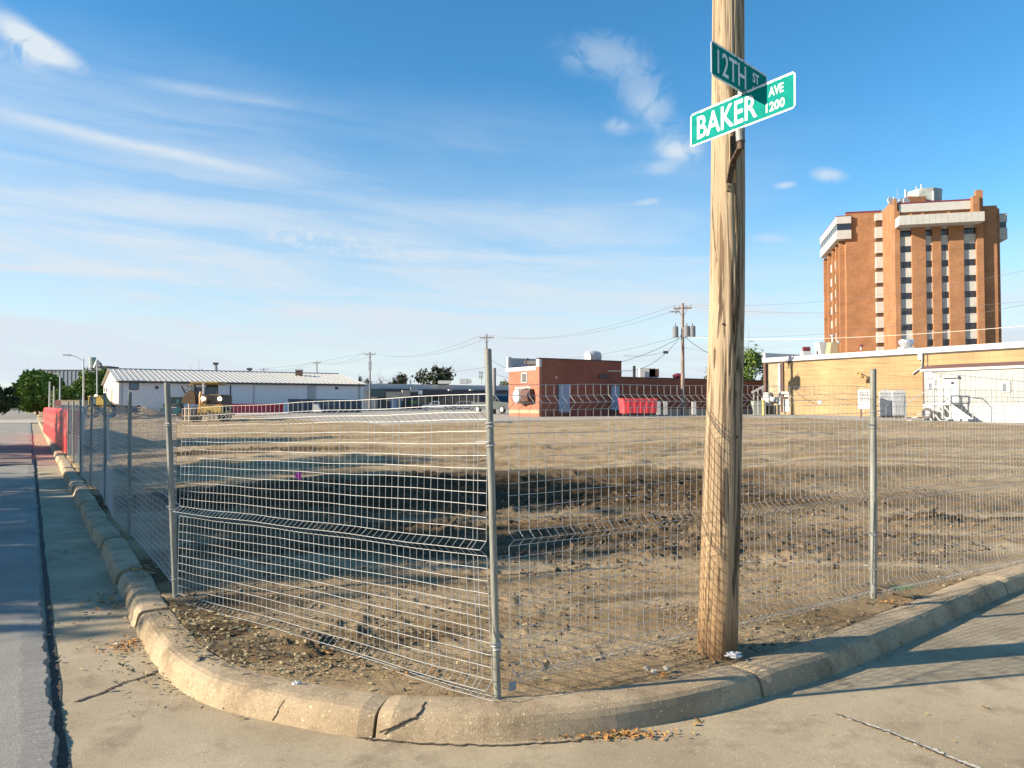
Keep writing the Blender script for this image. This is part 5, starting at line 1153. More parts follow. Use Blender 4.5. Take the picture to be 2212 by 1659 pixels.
for (x0, x1, y0, y1, lb) in ((993, 1010, 818, 828.5, 'white boxed unit at the right of the long white roof'), (1011, 1017, 819, 827.5, 'small white unit right of the white boxed unit'), (883, 886, 820, 829, 'thin white standpipe on the long white roof'), (946, 972, 822, 829, 'low white hump on the long white roof')):
    a = at(x0, y1, 158); b3 = at(x1, y0, 158); solo(MB().obox(a, (b3.x - a.x, 0, 0), (0, 2, 0), (0, 0, b3.z - a.z)), 'rooftop_unit', M_white, a, lb, 'roof unit')

# ---- containers / barriers across the lot
o = at(622, 887, 86); T = thing('banner_fence', o, 'dark slate banner with faint pale lettering hung on a fence before the white building', 'banner'); bd = (at(781, 886, 98) - o); bd.z = 0; Lb = bd.length; bd.normalize(); hz_ = at(622, 861.5, 86).z - o.z
M_ban = material('slate_banner', (.055, .07, .09), .7, var=.15, vscale=.5); M_banl = material('banner_faded_print', (.22, .26, .29), .8)
for k in range(6): MB().obox(o + bd * (Lb * k / 6 + .03) - UP * .3, bd * (Lb / 6 - .06), bd.cross(UP) * -.05, UP * (hz_ + .3)).build('banner_panel', M_ban, T)
for (fx, w5, h5) in [(.34, .028, .30), (.385, .022, .34), (.46, .018, .40), (.495, .020, .22), (.53, .022, .36), (.565, .018, .28), (.60, .022, .34), (.80, .03, .12)]:
    MB().prism([(0, 0), (w5 * Lb, .1 * h5), (w5 * Lb * .8, h5 * .6), (w5 * Lb * .3, h5)], o + bd * Lb * fx + bd.cross(UP) * .06 + UP * hz_ * .45, bd, UP, bd.cross(UP) * .01).build('faded_letter', M_banl, T)
# red barriers far
o = at(470, 893, 78); o2 = at(614, 893, 88); o2.z = o.z; dd_ = o2 - o; n7 = 5; hz_ = at(500, 872, 80).z - o.z
for k in range(n7):
    a = o + dd_ * (k / n7); T = thing('plastic_barrier', a, ['first', 'second', 'third', 'fourth', 'last'][k] + ' red barrier from the left in the row right of the yellow machine', 'barrier', 'red barriers across the lot')
    MB().prism([(0, 0), (.6, 0), (.42, .4), (.42, hz_), (.18, hz_), (.18, .4)], a, D1, UP, dd_ * (.985 / n7)).build('body', material('red_plastic_far', (.70, .015, .04), .5) if k == 0 else bpy.data.materials['red_plastic_far'], T)
p = at(674, 888, 84); solo(MB().prism([(0, 0), (1.0, 0), (.8, .4), (.6, .8), (.1, .85)], p - UP * .1, Vector((1, 0, 0)), UP, Vector((0, .6, 0))), 'white_sack', M_wcap, p, 'pale green-white sack standing before the slate banner', 'sack')

# ================================================================ MACHINES
M_yel = material('machine_yellow', (.50, .33, .07), .5, var=.25, vscale=2); M_yeld = material('machine_dark_yellow', (.30, .20, .06), .7, var=.3, vscale=3); M_mdk = material('machine_dark', (.035, .025, .022), .6)
M_lamp = material('lit_headlight', (1, .9, .7), .4, emit=(1, .82, .5, 14)); M_teal = material('teal_cab_glass', (.03, .14, .15), .15)
def wheel(parent, c, ax, r_, w_, hub=None, name='wheel'):
    ax = Vector(ax).normalized(); wq_ = MB().tube([c - ax * w_ / 2, c - ax * w_ * .42, c + ax * w_ * .42, c + ax * w_ / 2], [r_ * .9, r_, r_, r_ * .9], 18).build(name, M_black, parent)
    MB().disc(c, ax, r_ * .58, w_ * 1.04, 12).build('rim', hub or M_lgrey, wq_)
GY = 60.0
def gz(px, py, dy=0.0): return at(px, py, GY + dy)
G = thing('motor_grader', gz(440, 912), 'yellow motor grader seen from behind with both lamps lit, working on the lot', 'grader')
ex = Vector((1, 0, 0)); ey = Vector((0, 1, 0))
def grc(name, x0, x1, y0, y1, dy, th_, m, par=None): a = gz(x0, y1, dy); b3 = gz(x1, y0, dy); return MB().obox(a, ex * (b3.x - a.x), ey * th_, UP * (b3.z - a.z)).build(name, m, par or G)
grc('engine_hood', 435, 477, 853.5, 873, 0, 2.4, M_mdk); grc('hood_top', 436, 476, 852, 853.6, .1, 2.2, M_yeld); grc('grille', 446, 469, 856, 871, -.06, .06, material('radiator_black', (.01, .008, .008), .8))
cab = grc('cab_frame', 418, 421.5, 829, 874, 2.6, .15, M_yeld); 
for x0 in (410, 418, 437, 467): grc('cab_post', x0, x0 + 3, 829, 872, 2.5 if x0 > 412 else 3.8, .15, M_mdk if x0 != 410 else M_yeld)
grc('cab_roof', 411, 470, 824.5, 828, 2.2, 1.9, M_yeld); grc('roof_edge', 412, 470, 829, 831.5, 2.3, 1.7, M_yeld); grc('cab_window', 440, 467, 836, 852.5, 2.7, .03, material('hazy_glass', (.13, .17, .18), .1, alpha=.7)); grc('cab_window', 421.5, 437, 836, 852.5, 2.7, .03, bpy.data.materials['hazy_glass'])
grc('cab_door', 421.5, 435, 852, 874, 2.6, .06, M_mdk); grc('sun_visor', 445, 468, 829.5, 836, 2.5, .04, M_mdk); grc('cab_side_window', 411, 417.5, 833, 872, 3.0, .03, bpy.data.materials['hazy_glass'])
MB().tube([gz(440, 852, 1.2), gz(440, 829, 1.2), gz(439, 827, 1.2)], .085, 8).build('exhaust_stack', M_white, G)
MB().tube([gz(434, 873, -.1), gz(433, 856, -.05), gz(434, 846, 0)], [.14, .15, .10], 8).build('rear_cylinder', material('orange_worn_paint', (.55, .28, .12), .6), G)
for x0 in (438.5, 474.5):
    lp = MB().disc(gz(x0, 861.5, -.12), (0, -1, 0), .13, .1, 12).build('headlamp', M_lamp, G)
grc('rear_frame', 432, 480, 874, 884, 0, 2.2, M_yeld); grc('counterweight', 434, 478, 877, 891, -.3, .5, M_yel); grc('hitch', 441, 447, 884, 900, -.4, .3, M_yel); grc('ladder', 428, 431.5, 872, 893, .2, .25, M_yel); grc('ripper_bar', 425, 504, 891, 897, -.7, .3, material('muddy_steel', (.12, .08, .045), .9, var=.4, vscale=5))
for k in range(6): MB().tube([gz(452 + k * 9, 896, -.65), gz(453 + k * 9, 904, -.75), gz(450 + k * 9, 909, -.9)], [.07, .06, .03], 6).build('ripper_tooth', M_mdk, G)
for x0, dy in ((424, .8), (424, 2.5), (485, .8), (485, 2.5)): wheel(G, gz(x0, 896, dy) , (1, 0, 0), .66, .5, M_yel)
for x0 in (402, 492): wheel(G, gz(x0, 897, 6.0), (1, .1, 0), .64, .4, M_yel)
grc('front_axle', 402, 492, 893, 896, 6, .25, M_mdk)
MB().tube([gz(446, 880, 2.5), gz(446, 872, 5), gz(446, 884, 7)], .22, 6).build('front_beam', M_yel, G)
grc('blade', 385, 430, 893, 908, 4.4, .2, bpy.data.materials['muddy_steel'])
MB().prism([(0, 0), (1.1, .0), (1.0, .9), (.55, 1.05), (.1, .55)], gz(392, 872, .6), ex, UP, ey * .5).build('articulation_housing', bpy.data.materials['muddy_steel'], G)
MB().tube([gz(392, 834, .8), gz(397, 844, .8), gz(405, 855, .8)], .07, 6).build('blade_lift_arm', M_mdk, G)
for x0 in (401, 409): MB().tube([gz(x0, 856 if x0 > 405 else 880, .7), gz(x0, 912, .7)], .10, 8).build('lift_cylinder', material('dusty_tan', (.52, .40, .30), .8) if x0 == 401 else bpy.data.materials['dusty_tan'], G)
mi = grc('mirror', 400.5, 405.5, 833, 842.5, 3.0, .08, M_mdk); MB().tube([gz(405, 835, 3), gz(411, 833, 3)], .03, 5).build('mirror_arm', M_mdk, G); grc('mirror_glass', 401.5, 404.5, 835, 841, 2.97, .02, M_lgrey)
# teal-cabbed tractor behind
TY = 85.0; Tt = thing('tractor', at(378, 893, TY), 'small dark tractor with a teal glazed cab, behind the yellow grader', 'tractor')
def ttc(name, x0, x1, y0, y1, dy, th_, m): a = at(x0, y1, TY + dy); b3 = at(x1, y0, TY + dy); return MB().obox(a, ex * (b3.x - a.x), ey * th_, UP * (b3.z - a.z)).build(name, m, Tt)
ttc('cab_glass', 368, 387, 860, 875, 0, 1.4, M_teal); ttc('cab_roof', 366, 390, 857.5, 860, -.1, 1.6, M_mdk)
for x0 in (367, 374, 386): ttc('cab_post', x0, x0 + 2, 860, 876, -.05, .1, M_mdk)
ttc('hood', 352, 367, 872, 884, 0, 1.2, M_mdk); ttc('chassis', 352, 390, 882, 889, .1, 1.2, M_mdk)
for x0, r_ in ((383, .75), (357, .5)): wheel(Tt, at(x0, 886, TY - .1), (0, 1, 0), r_, .5, M_teal)
# yellow digger cab by the lamp posts
DY = 78.0; Tt = thing('wheel_loader', at(205, 893, DY), 'yellow wheel loader with a boxy cab, seen through the roadside mesh panels', 'loader')
TY = DY
ttc('cab_glass', 192, 208, 858, 875, 0, 1.4, material('loader_glass', (.10, .17, .18), .15)); ttc('cab_roof', 189, 213, 855, 858, -.1, 1.7, M_yel)
for x0 in (190, 208): ttc('cab_post', x0, x0 + 2.4, 858, 876, -.05, .12, M_yel)
MB().prism([(0, 0), (1.0, 0), (.2, 1.0), (0, 1.0)], at(210, 875, TY - .1), ex, UP, ey * 1.2).build('rear_cowl', M_yel, Tt); ttc('body', 188, 232, 875, 886, 0, 1.9, M_yeld); ttc('underframe', 194, 245, 884, 889, .1, 1.7, M_mdk)
for x0 in (199, 236): wheel(Tt, at(x0, 888, TY - .1), (0, 1, 0), .72, .6, M_yel)
MB().tube([at(222, 880, TY), at(240, 878, TY), at(256, 890, TY)], .14, 6).build('lift_arm', M_yel, Tt); MB().prism([(0, 0), (1.1, .1), (.9, .7), (0, .8)], at(250, 893, TY - .6), ex, UP, ey * 2.4).build('bucket', M_mdk, Tt)
lpz = at(207, 857, TY); MB().disc(lpz + UP * .1, (0, -1, 0), .09, .1, 8).build('beacon', M_lamp, Tt)

# ---- pickups and cars
def vehicle(kind, px0, px1, ybase, Y, label, paint, style, yaw=0.0, flip=False, LL=None):
    a = at(px0, ybase, Y); b3 = at(px1, ybase, Y); L = LL or (b3.x - a.x) / math.cos(yaw); s_ = L / 5.6; u = Vector((math.cos(yaw), math.sin(yaw), 0)); n_ = Vector((-u.y, u.x, 0)); o = a
    if flip: o = a + u * L; u = -u
    T = thing(kind, o, label, 'pickup' if style == 'pickup' else 'car'); wdt = 1.95 * s_ if not flip else 1.95 * s_
    P = lambda q: [(x_ * s_, z_ * s_) for x_, z_ in q]
    if style == 'pickup':
        body = P([(.02, .55), (.0, .95), (.25, 1.08), (1.45, 1.15), (3.35, 1.15), (3.4, 1.12), (5.55, 1.12), (5.6, .6), (5.2, .42), (.35, .42)])
        cabp = P([(1.35, 1.14), (2.0, 1.78), (2.3, 1.86), (3.2, 1.86), (3.4, 1.8), (3.45, 1.14)]); wins = [P([(1.62, 1.2), (2.08, 1.72), (2.45, 1.76), (2.45, 1.2)]), P([(2.55, 1.2), (2.55, 1.76), (3.12, 1.76), (3.25, 1.2)])]; wx_ = (.98, 4.55)
    elif style == 'suv':
        body = P([(.0, .55), (.02, .95), (.3, 1.08), (1.3, 1.15), (5.5, 1.18), (5.6, .6), (5.3, .42), (.3, .42)]); cabp = P([(1.2, 1.14), (1.9, 1.75), (2.2, 1.84), (4.9, 1.82), (5.4, 1.16)]); wins = [P([(1.5, 1.2), (2.0, 1.7), (2.9, 1.73), (2.9, 1.2)]), P([(3.0, 1.2), (3.0, 1.73), (4.0, 1.73), (4.0, 1.2)]), P([(4.1, 1.2), (4.1, 1.72), (4.75, 1.7), (5.05, 1.2)])]; wx_ = (1.0, 4.5)
    MB().prism(body, o, u, UP, n_ * wdt).build('body', paint, T)
    ins = .12 * s_; sgn = 1
    cb_ = MB().prism(cabp, o + n_ * ins * sgn, u, UP, n_ * (wdt - 2 * ins) * sgn).build('cab', paint, T)
    for w_ in wins: MB().prism(w_, o + n_ * (ins - .012) * sgn, u, UP, n_ * .012 * sgn).build('side_window', M_glass, cb_)
    w0 = cabp[0]; w1 = cabp[1]
    MB().add([o + u * (w0[0] + .02) + UP * (w0[1] + .05) + n_ * sgn * (ins + .1) - u * .03, o + u * w0[0] + UP * (w0[1] + .05) + n_ * sgn * (wdt - ins - .1) - u * .03, o + u * w1[0] + UP * (w1[1] - .04) + n_ * sgn * (wdt - ins - .15) - u * .03, o + u * w1[0] + UP * (w1[1] - .04) + n_ * sgn * (ins + .15) - u * .03], [(0, 1, 2, 3)]).build('windscreen', M_glass, cb_)
    for wx2 in wx_:
        for side in (0.08, wdt - .08):
            wheel(T, o + u * wx2 * s_ + n_ * side * sgn + UP * .4 * s_, n_, .40 * s_, .26 * s_)
    MB().obox(o + u * .0 - u * .06 * s_ + UP * .5 * s_ + n_ * .1 * sgn, u * .12 * s_, n_ * (wdt - .2) * sgn, UP * .22 * s_).build('bumper', M_lgrey, T)
    MB().obox(o - u * .02 * s_ + UP * .75 * s_ + n_ * (wdt * .25) * sgn, u * .05 * s_, n_ * wdt * .5 * sgn, UP * .28 * s_).build('grille', M_dark, T)
    for q in (.05, .82): MB().obox(o - u * .03 * s_ + UP * .8 * s_ + n_ * (wdt * q) * sgn, u * .1 * s_, n_ * wdt * .13 * sgn, UP * .18 * s_).build('headlight', M_white, T)
    MB().obox(o + u * 1.75 * s_ + UP * 1.22 * s_ - n_ * .14 * sgn, u * .1 * s_, n_ * .16 * sgn, UP * .17 * s_).build('mirror', M_dark, T)
    return T
M_cw = material('white_car_paint', (.5, .52, .54), .3); M_cg = material('dusty_grey_paint', (.30, .31, .33), .4); M_cs = material('silver_green_paint', (.07, .085, .09), .35, .2); M_cd = material('dark_car_paint', (.03, .03, .04), .3); M_ct = material('teal_car_paint', (.08, .16, .18), .3)
vehicle('pickup_truck', 911, 973, 887, 125, 'white pickup parked in front of the long dark building', M_cw, 'pickup', 0.06)
vehicle('parked_car', 969, 1030, 886.5, 122, 'dusty grey estate car parked between the white pickup and the silver one', M_cg, 'suv', 0.06)
vehicle('pickup_truck', 1017, 1099, 892.5, 80, 'large silver pickup with dark grille guard, half hidden by the corner post', M_cs, 'pickup', -.80, True, LL=5.7)
vehicle('parked_car', 55, 69, 881, 150, 'black car far down the road, under the trees', M_cd, 'suv', 0.0)
vehicle('parked_car', 14, 29, 880, 150, 'teal car far down the road at the left edge of the picture', M_ct, 'suv', 0.0)
vehicle('parked_car', -6, 9, 881, 140, 'pale car cut by the left edge of the picture', M_cw, 'suv', 0.0)

# ================================================================ UTILITY POLES, LAMPS, WIRES
M_pw = material('far_pole_wood', (.26, .20, .16), .9, var=.2, vscale=1); M_pwg = material('far_pole_grey', (.20, .19, .19), .8); M_ins = material('crossarm_wood', (.16, .13, .12), .8); M_cable = material('black_cable', (.05, .05, .055), .6)
M_tank = material('transformer_grey', (.17, .18, .19), .5)
poles = {}
def upole(key, px, ytop, ybase, Y, arm_px, label, r_=.15, arms=1, tanks=False, mat=M_pw):
    b3 = at(px, ybase, Y); tp = at(px - .5, ytop, Y); T = thing('utility_pole', b3, label, 'utility pole', 'utility poles with crossarms')
    MB().tube([b3 - UP * .5, tp], [r_ * 1.15, r_ * .7], 10).build('shaft', mat, T)
    half = arm_px * Y / F / 2; ad = Vector((.95, -.3, 0)).normalized(); ac = tp - UP * .45
    MB().cbox(ac, half * 2, .12, .14, ex=ad, ey=Vector((.3, .95, 0)).normalized()).build('crossarm', M_ins, T)
    for sgn in (-1, 1): MB().tube([ac + ad * half * .55 * sgn, ac - UP * .9], .025, 4).build('brace', M_ins, T)
    tips = []
    for q in (-.95, -.35, .35, .95):
        p = ac + ad * half * q + UP * .07; MB().tube([p, p + UP * .22], .045, 6).build('insulator', M_grey, T); tips.append(p + UP * .22)
    if tanks:
        for q, sz in ((-.62, .25), (.28, .30), (.72, .26)):
            c = at(px, 717, Y) + ad * q * 1.1 - Vector((0, .2, 0)); MB().tube([c - UP * .48, c + UP * .42, c + UP * .5], [sz, sz, sz * .7], 12).build('transformer', M_tank, T); MB().tube([c + UP * .5, c + UP * .75], .04, 5).build('bushing', M_dark, T)
        MB().cbox(at(px, 673, Y) + ad * -.7, .9, .06, .08).build('cutout_bracket', M_ins, T); MB().tube([at(px - 13, 670, Y), at(px - 15, 678, Y)], .05, 5).build('fuse', M_ins, T)
    poles[key] = tips; return T
upole('u1', 1475, 655, 897, 68, 38, 'nearest utility pole behind the lot, with transformers, standing before the brick wing', .17, tanks=True)
upole('u2', 1051.5, 722, 893, 100, 32, 'utility pole whose crossarm shows above the corner fence post', .15, mat=M_pwg)
upole('u3', 799.5, 760, 890, 140, 27, 'utility pole rising behind the right end of the metal building', .16, mat=M_pwg)
upole('u4', 685, 780, 890, 180, 20, 'utility pole just above the vent stack of the metal roof', .16, mat=M_pwg)
upole('u5', 570, 795.5, 890, 230, 20, 'faint utility pole above the middle of the metal roof', .16, mat=M_pwg)
solo(MB().cbox(at(799.5, 790, 139.7), .5, .3, 1.6), 'pole_box', M_lgrey, at(799.5, 790, 139.7), 'pale box strapped on the pole behind the metal building', 'box')
upole('u6', 1463 - 46, 807, 830, 150, 9, 'tiny distant utility pole over the brick wing roof', .12, mat=M_pwg)
q = at(1068, 893, 80); solo(MB().tube([q - UP * .3, at(1068, 795, 80)], .17, 8), 'pole_stub', M_pwg, q, 'dark headless pole just right of the corner fence post', 'pole')
def cable(a, b3, sag, r_, label, m=M_cable, n=22):
    pts = []
    for i in range(n + 1): t_ = i / n; p = Vector(a).lerp(Vector(b3), t_); p.z -= sag * 4 * t_ * (1 - t_); pts.append(p)
    return solo(MB().tube(pts, r_, 4), 'overhead_cable', m, pts[0], label, 'cable')
for i, (ka, kb, sg_) in enumerate((('u1', 'u2', 1.4), ('u2', 'u3', 1.6), ('u3', 'u4', 1.2), ('u4', 'u5', 1.2))):
    for j in (0, 3): cable(poles[ka][j], poles[kb][j], sg_, .012 + .004 * i, ('front' if j else 'rear') + ' line strung from the ' + ['transformer pole to the corner-post pole', 'corner-post pole to the metal building pole', 'metal building pole to the roof-vent pole', 'roof-vent pole to the faint pole'][i])
far_r = {0: at(2420, 530, 40), 1: at(2420, 600, 40), 2: at(2420, 624, 40), 3: at(2420, 668, 36), 4: at(2420, 685, 36)}
cable(poles['u1'][3], at(2420, 540, 40), 1.0, .010, 'thin high line running behind the wooden pole and across the middle of the tower')
cable(poles['u1'][0], at(2420, 628, 40), .9, .010, 'line crossing the tower low on its right side')
cable(at(1478, 724, 68), at(2420, 614, 40), 1.1, .011, 'twisted service line crossing the tower at mid height')
cable(at(1478, 727, 68), at(2420, 684, 34), .55, .014, 'bright cable slanting low in front of the tower just above the yellow roof', material('pale_cable', (.62, .58, .5), .5))  # paler material than the other cables
cable(at(1474, 726, 68), at(1345, 781, 66), .2, .022, 'upper service drop from the transformer pole to the brick building')
cable(at(1474, 722, 68), at(1347, 801, 66), .9, .022, 'lower sagging service drop carrying a small box')
cable(at(1440, 759, 67), at(1346, 768, 66), .2, .016, 'short thin drop from the small box to the brick building')
cable(at(1474, 724, 68), at(1110, 775, 90), .8, .014, 'long thin line from the transformer pole leftwards past the brick building')
cable(at(1478, 727, 68), at(1556, 774, 66), .2, .025, 'thick drop from the transformer pole into the wooden pole silhouette')
cable(at(1478, 751, 68), at(1560, 762, 66), .1, .012, 'faint low line right of the transformer pole')
cable(at(1068, 806, 80), at(1101, 816, 70), .1, .02, 'short line from the headless pole to the brick end wall'); cable(at(1053, 770, 100), at(1101, 797, 72), .2, .022, 'short slanting drop to the brick end wall parapet')
cable(poles['u3'][0], at(240, 798, 115), 1.6, .014, 'faint line over the metal roof running left'); cable(at(1052, 793, 100), at(660, 835, 200), .5, .02, 'very faint low line over the long white roof')
solo(MB().cbox(at(1438, 761, 66.5), .42, .2, .22), 'cable_box', M_dark, at(1438, 761, 66.5), 'small dark splice box hanging on the service drop', 'box')
# street lamps
def lamp(px, ytop, ybase, Y, label, arm=None, bulb=False, r_=.12):
    b3 = at(px, ybase, Y); tp = at(px + .5, ytop, Y); T = thing('street_lamp', b3, label, 'street lamp', 'street lamps and posts by the road')
    MB().tube([b3 - UP * 1.0, tp], [r_ * 1.1, r_ * .8], 8).build('mast', M_lgrey, T)
    if arm:
        q = [at(x_, y_, Y) for x_, y_ in arm]; MB().tube(q, .06, 6).build('arm', M_lgrey, T); MB().cbox(q[-1] - Vector((.25, 0, .03)), .95, .35, .22).build('lamp_head', M_grey, T)
    if bulb:
        MB().tube([tp - UP * .1, tp + UP * .25, tp + UP * .6, tp + UP * .8], [.10, .26, .24, .06], 10).build('globe', M_white, T)
    return T
lamp(180, 774, 876, 112, 'tall street lamp with a long curved arm reaching left over the road', [(180, 780), (172, 775), (162, 769.5), (148, 766.5)])
lamp(209.5, 790, 858, 100, 'slim white lamp post right of the long-armed one', None, True, .09)
lamp(129.5, 809, 868, 130, 'lamp post with a short hook head among the trees', [(129.8, 810), (129, 807), (126.5, 806.5)], False, .13)
lamp(107, 824, 872, 115, 'plain pale post, leftmost by the road trees', None, False, .12)
lamp(116, 834, 872, 110, 'shorter plain pale post second from left by the road trees', None, False, .10)
lamp(1375, 803, 830, 130, 'distant street lamp with an arm above the brick wing roof', [(1375, 806), (1385, 801), (1395, 800)], False, .08)
p = at(125, 873, 100); solo(MB().cbox(p + UP * .1, .75, .1, .8), 'orange_board', material('dull_red_board', (.22, .07, .06), .7), p, 'small red-framed board just above the red kerbside barrier', 'sign')
# distant grain elevator
EY = 420.0; GE = thing('grain_elevator', at(150, 876, EY), 'long grey grain elevator on the horizon behind the trees at left', 'building')
def erc(name, x0, x1, y0, y1, dy, th_, m, par=GE): a = at(x0, y1, EY + dy); b3 = at(x1, y0, EY + dy); return MB().obox(a, ex * (b3.x - a.x), ey * th_, UP * (b3.z - a.z)).build(name, m, par)
M_el = material('elevator_concrete', (.26, .28, .31), .9, var=.08, vscale=.05); M_elg = material('elevator_green_grey', (.36, .42, .36), .9)
for k in range(13):
    a = at(94 + k * 8.7, 872, EY); b3 = at(94 + k * 8.7, 801, EY); MB().tube([a, b3], 1.12, 14).build('silo', M_el if k > 1 else M_elg, GE)
erc('silo_block', 92, 206, 802, 872, -.95, 20, M_el); erc('gallery', 90, 206, 798.5, 801, -1, 10, M_dark); erc('headhouse', 196, 234, 794, 872, 2, 14, M_elg); erc('headhouse_cap', 210, 233, 790.5, 794, 1, 12, M_dark)
MB().tube([at(200, 795, EY - 5), at(200, 772, EY - 5)], [1.7, 1.7], 12).build('cyclone_tank', M_elg, GE); MB().tube([at(200, 802, EY - 5), at(200, 795, EY - 5)], [.3, 1.6], 10).build('cyclone_cone', M_elg, GE)
MB().tube([at(204, 781, EY - 4), at(214, 782, EY - 4), at(218, 786, EY - 4), at(219, 792, EY - 4)], .5, 6).build('duct', M_dark, GE); MB().tube([at(206, 795, EY - 6), at(210, 784, EY - 6), at(214, 786, EY - 6)], 1.3, 8).build('bright_tank', M_white, GE)
for i, (x0, x1, y0, lb) in enumerate(((466, 474, 784, 'first grain leg tower poking above the metal roof'), (539, 543, 796, 'second tiny grain leg tower above the metal roof'))):
    p0 = at(x0, 802, 300); T = thing('grain_leg_tower', p0, lb, 'tower', 'grain leg towers'); MB().tube([p0 - UP * 5, at(x0, y0 + 2, 300)], .4, 4).build('leg', M_grey, T); MB().tube([at(x1, 802, 300) - UP * 5, at(x0 + 1, y0 + 2, 300)], .3, 4).build('leg', M_grey, T); MB().cbox(at(x0, y0 + 1.5, 300), 1.6, 1.5, .9).build('head', M_dark, T)
# cell mast
p0 = at(1039, 830, 260); T = thing('cell_mast', p0, 'slender mobile phone mast left of the corner fence post', 'mast'); MB().tube([p0, at(1039, 803, 260)], .2, 5).build('mast', M_grey, T)
for yy in (805, 814):
    for q in (-3, 3): MB().cbox(at(1039 + q, yy, 260), .35, .3, 1.1).build('antenna', M_grey, T)
    MB().cbox(at(1039, yy, 260), 1.1, .15, .15).build('frame', M_grey, T)
# small gabled house and low shed beyond the road
HY = 150.0; T = thing('gabled_house', at(155, 880, HY), 'small grey-roofed house half hidden by the roadside trees', 'house')
a = at(142, 878, HY); w6 = at(176, 878, HY).x - a.x; MB().obox(a, ex * w6, ey * 8, UP * 1.6).build('wall', M_pale, T); MB().prism([(-.3, 1.6), (w6 * .65, 1.6), (w6 * .35, 2.6 + .9), (w6 * .0 + .5, 2.4)], a - ey * .2, ex, UP, ey * 8.4).build('roof', material('grey_shingle', (.20, .22, .25), .8), T)
T = thing('low_shed', at(160, 880, 128), 'low tan shed roof right behind the mesh panels at left', 'shed'); a = at(122, 879, 128); w6 = at(175, 878, 128).x - a.x; MB().obox(a, ex * w6, ey * 5, UP * .9).build('wall', M_pale, T); MB().obox(a + UP * .9 - ex * .2, ex * (w6 + .4), ey * 5, UP * .25).build('roof', M_yw2, T)
T = thing('far_house', at(75, 880, 230), 'tiny pale house at the end of the road', 'house'); a = at(62, 879, 230); w6 = at(98, 878, 230).x - a.x; MB().obox(a, ex * w6, ey * 8, UP * 1.8).build('wall', M_wcap, T); MB().prism([(-.4, 1.8), (w6 + .4, 1.8), (w6 * .6, 3.2), (w6 * .4, 3.2)], a - ey * .2, ex, UP, ey * 8.4).build('roof', M_yw2, T)
# dirt heap before the gable
def heap(c, rx, ry, h, label, seed):
    n, k = 8, 26; vs = []; fs = []; r_ = random.Random(seed)
    for i in range(n + 1):
        f = i / n
        for j in range(k):
            a_ = 2 * math.pi * j / k; q = (1 - f) * (1 + .2 * (r_.random() - .5)); vs.append(Vector(c) + Vector((math.cos(a_) * rx * q, math.sin(a_) * ry * q, h * f ** .8 * (1 + .15 * (r_.random() - .5)))))
    for i in range(n):
        for j in range(k): fs.append((i * k + j, i * k + (j + 1) % k, (i + 1) * k + (j + 1) % k, (i + 1) * k + j))
    solo(MB().add(vs, fs), 'soil_heap', material('heap_soil', (.22, .15, .085), .95, var=.3, vscale=1.5, bump=.8, bscale=4) if seed == 1 else bpy.data.materials['heap_soil'], c, label, 'soil heap', 'heaps of soil', False)
c = at(240, 884, 88); c.z = .2; heap(c, 5, 4, at(240, 870, 88).z - .2, 'brown soil heap in front of the white gable', 1)
c = at(300, 884, 84); c.z = .2; heap(c, 5, 3, at(300, 877, 84).z - .2, 'low brown soil heap right of the tall one, before the white building', 2)

# ================================================================ TREES
def leaf_mat(name, c1, c2):
    m = bpy.data.materials.new(name); m.use_nodes = True; t = m.node_tree; b = t.nodes['Principled BSDF']; b.inputs['Roughness'].default_value = .8; b.inputs['Specular IOR Level'].default_value = .2
    at2 = t.nodes.new('ShaderNodeNewGeometry'); x_ = t.nodes.new('ShaderNodeMix'); x_.data_type = 'RGBA'; t.links.new(at2.outputs['Random Per Island'], x_.inputs[0]); x_.inputs[6].default_value = (*c1, 1); x_.inputs[7].default_value = (*c2, 1)
    t.links.new(x_.outputs[2], b.inputs['Base Color']); return m
L_green = leaf_mat('leaves_green', (.06, .11, .02), (.16, .23, .045)); L_dark = leaf_mat('leaves_dark', (.020, .032, .016), (.05, .07, .025)); L_olive = leaf_mat('leaves_olive', (.10, .115, .03), (.20, .19, .05)); L_brown = leaf_mat('leaves_russet', (.10, .06, .035), (.16, .12, .05)); M_bark = material('tree_bark', (.12, .09, .065), .95, var=.3, vscale=4)
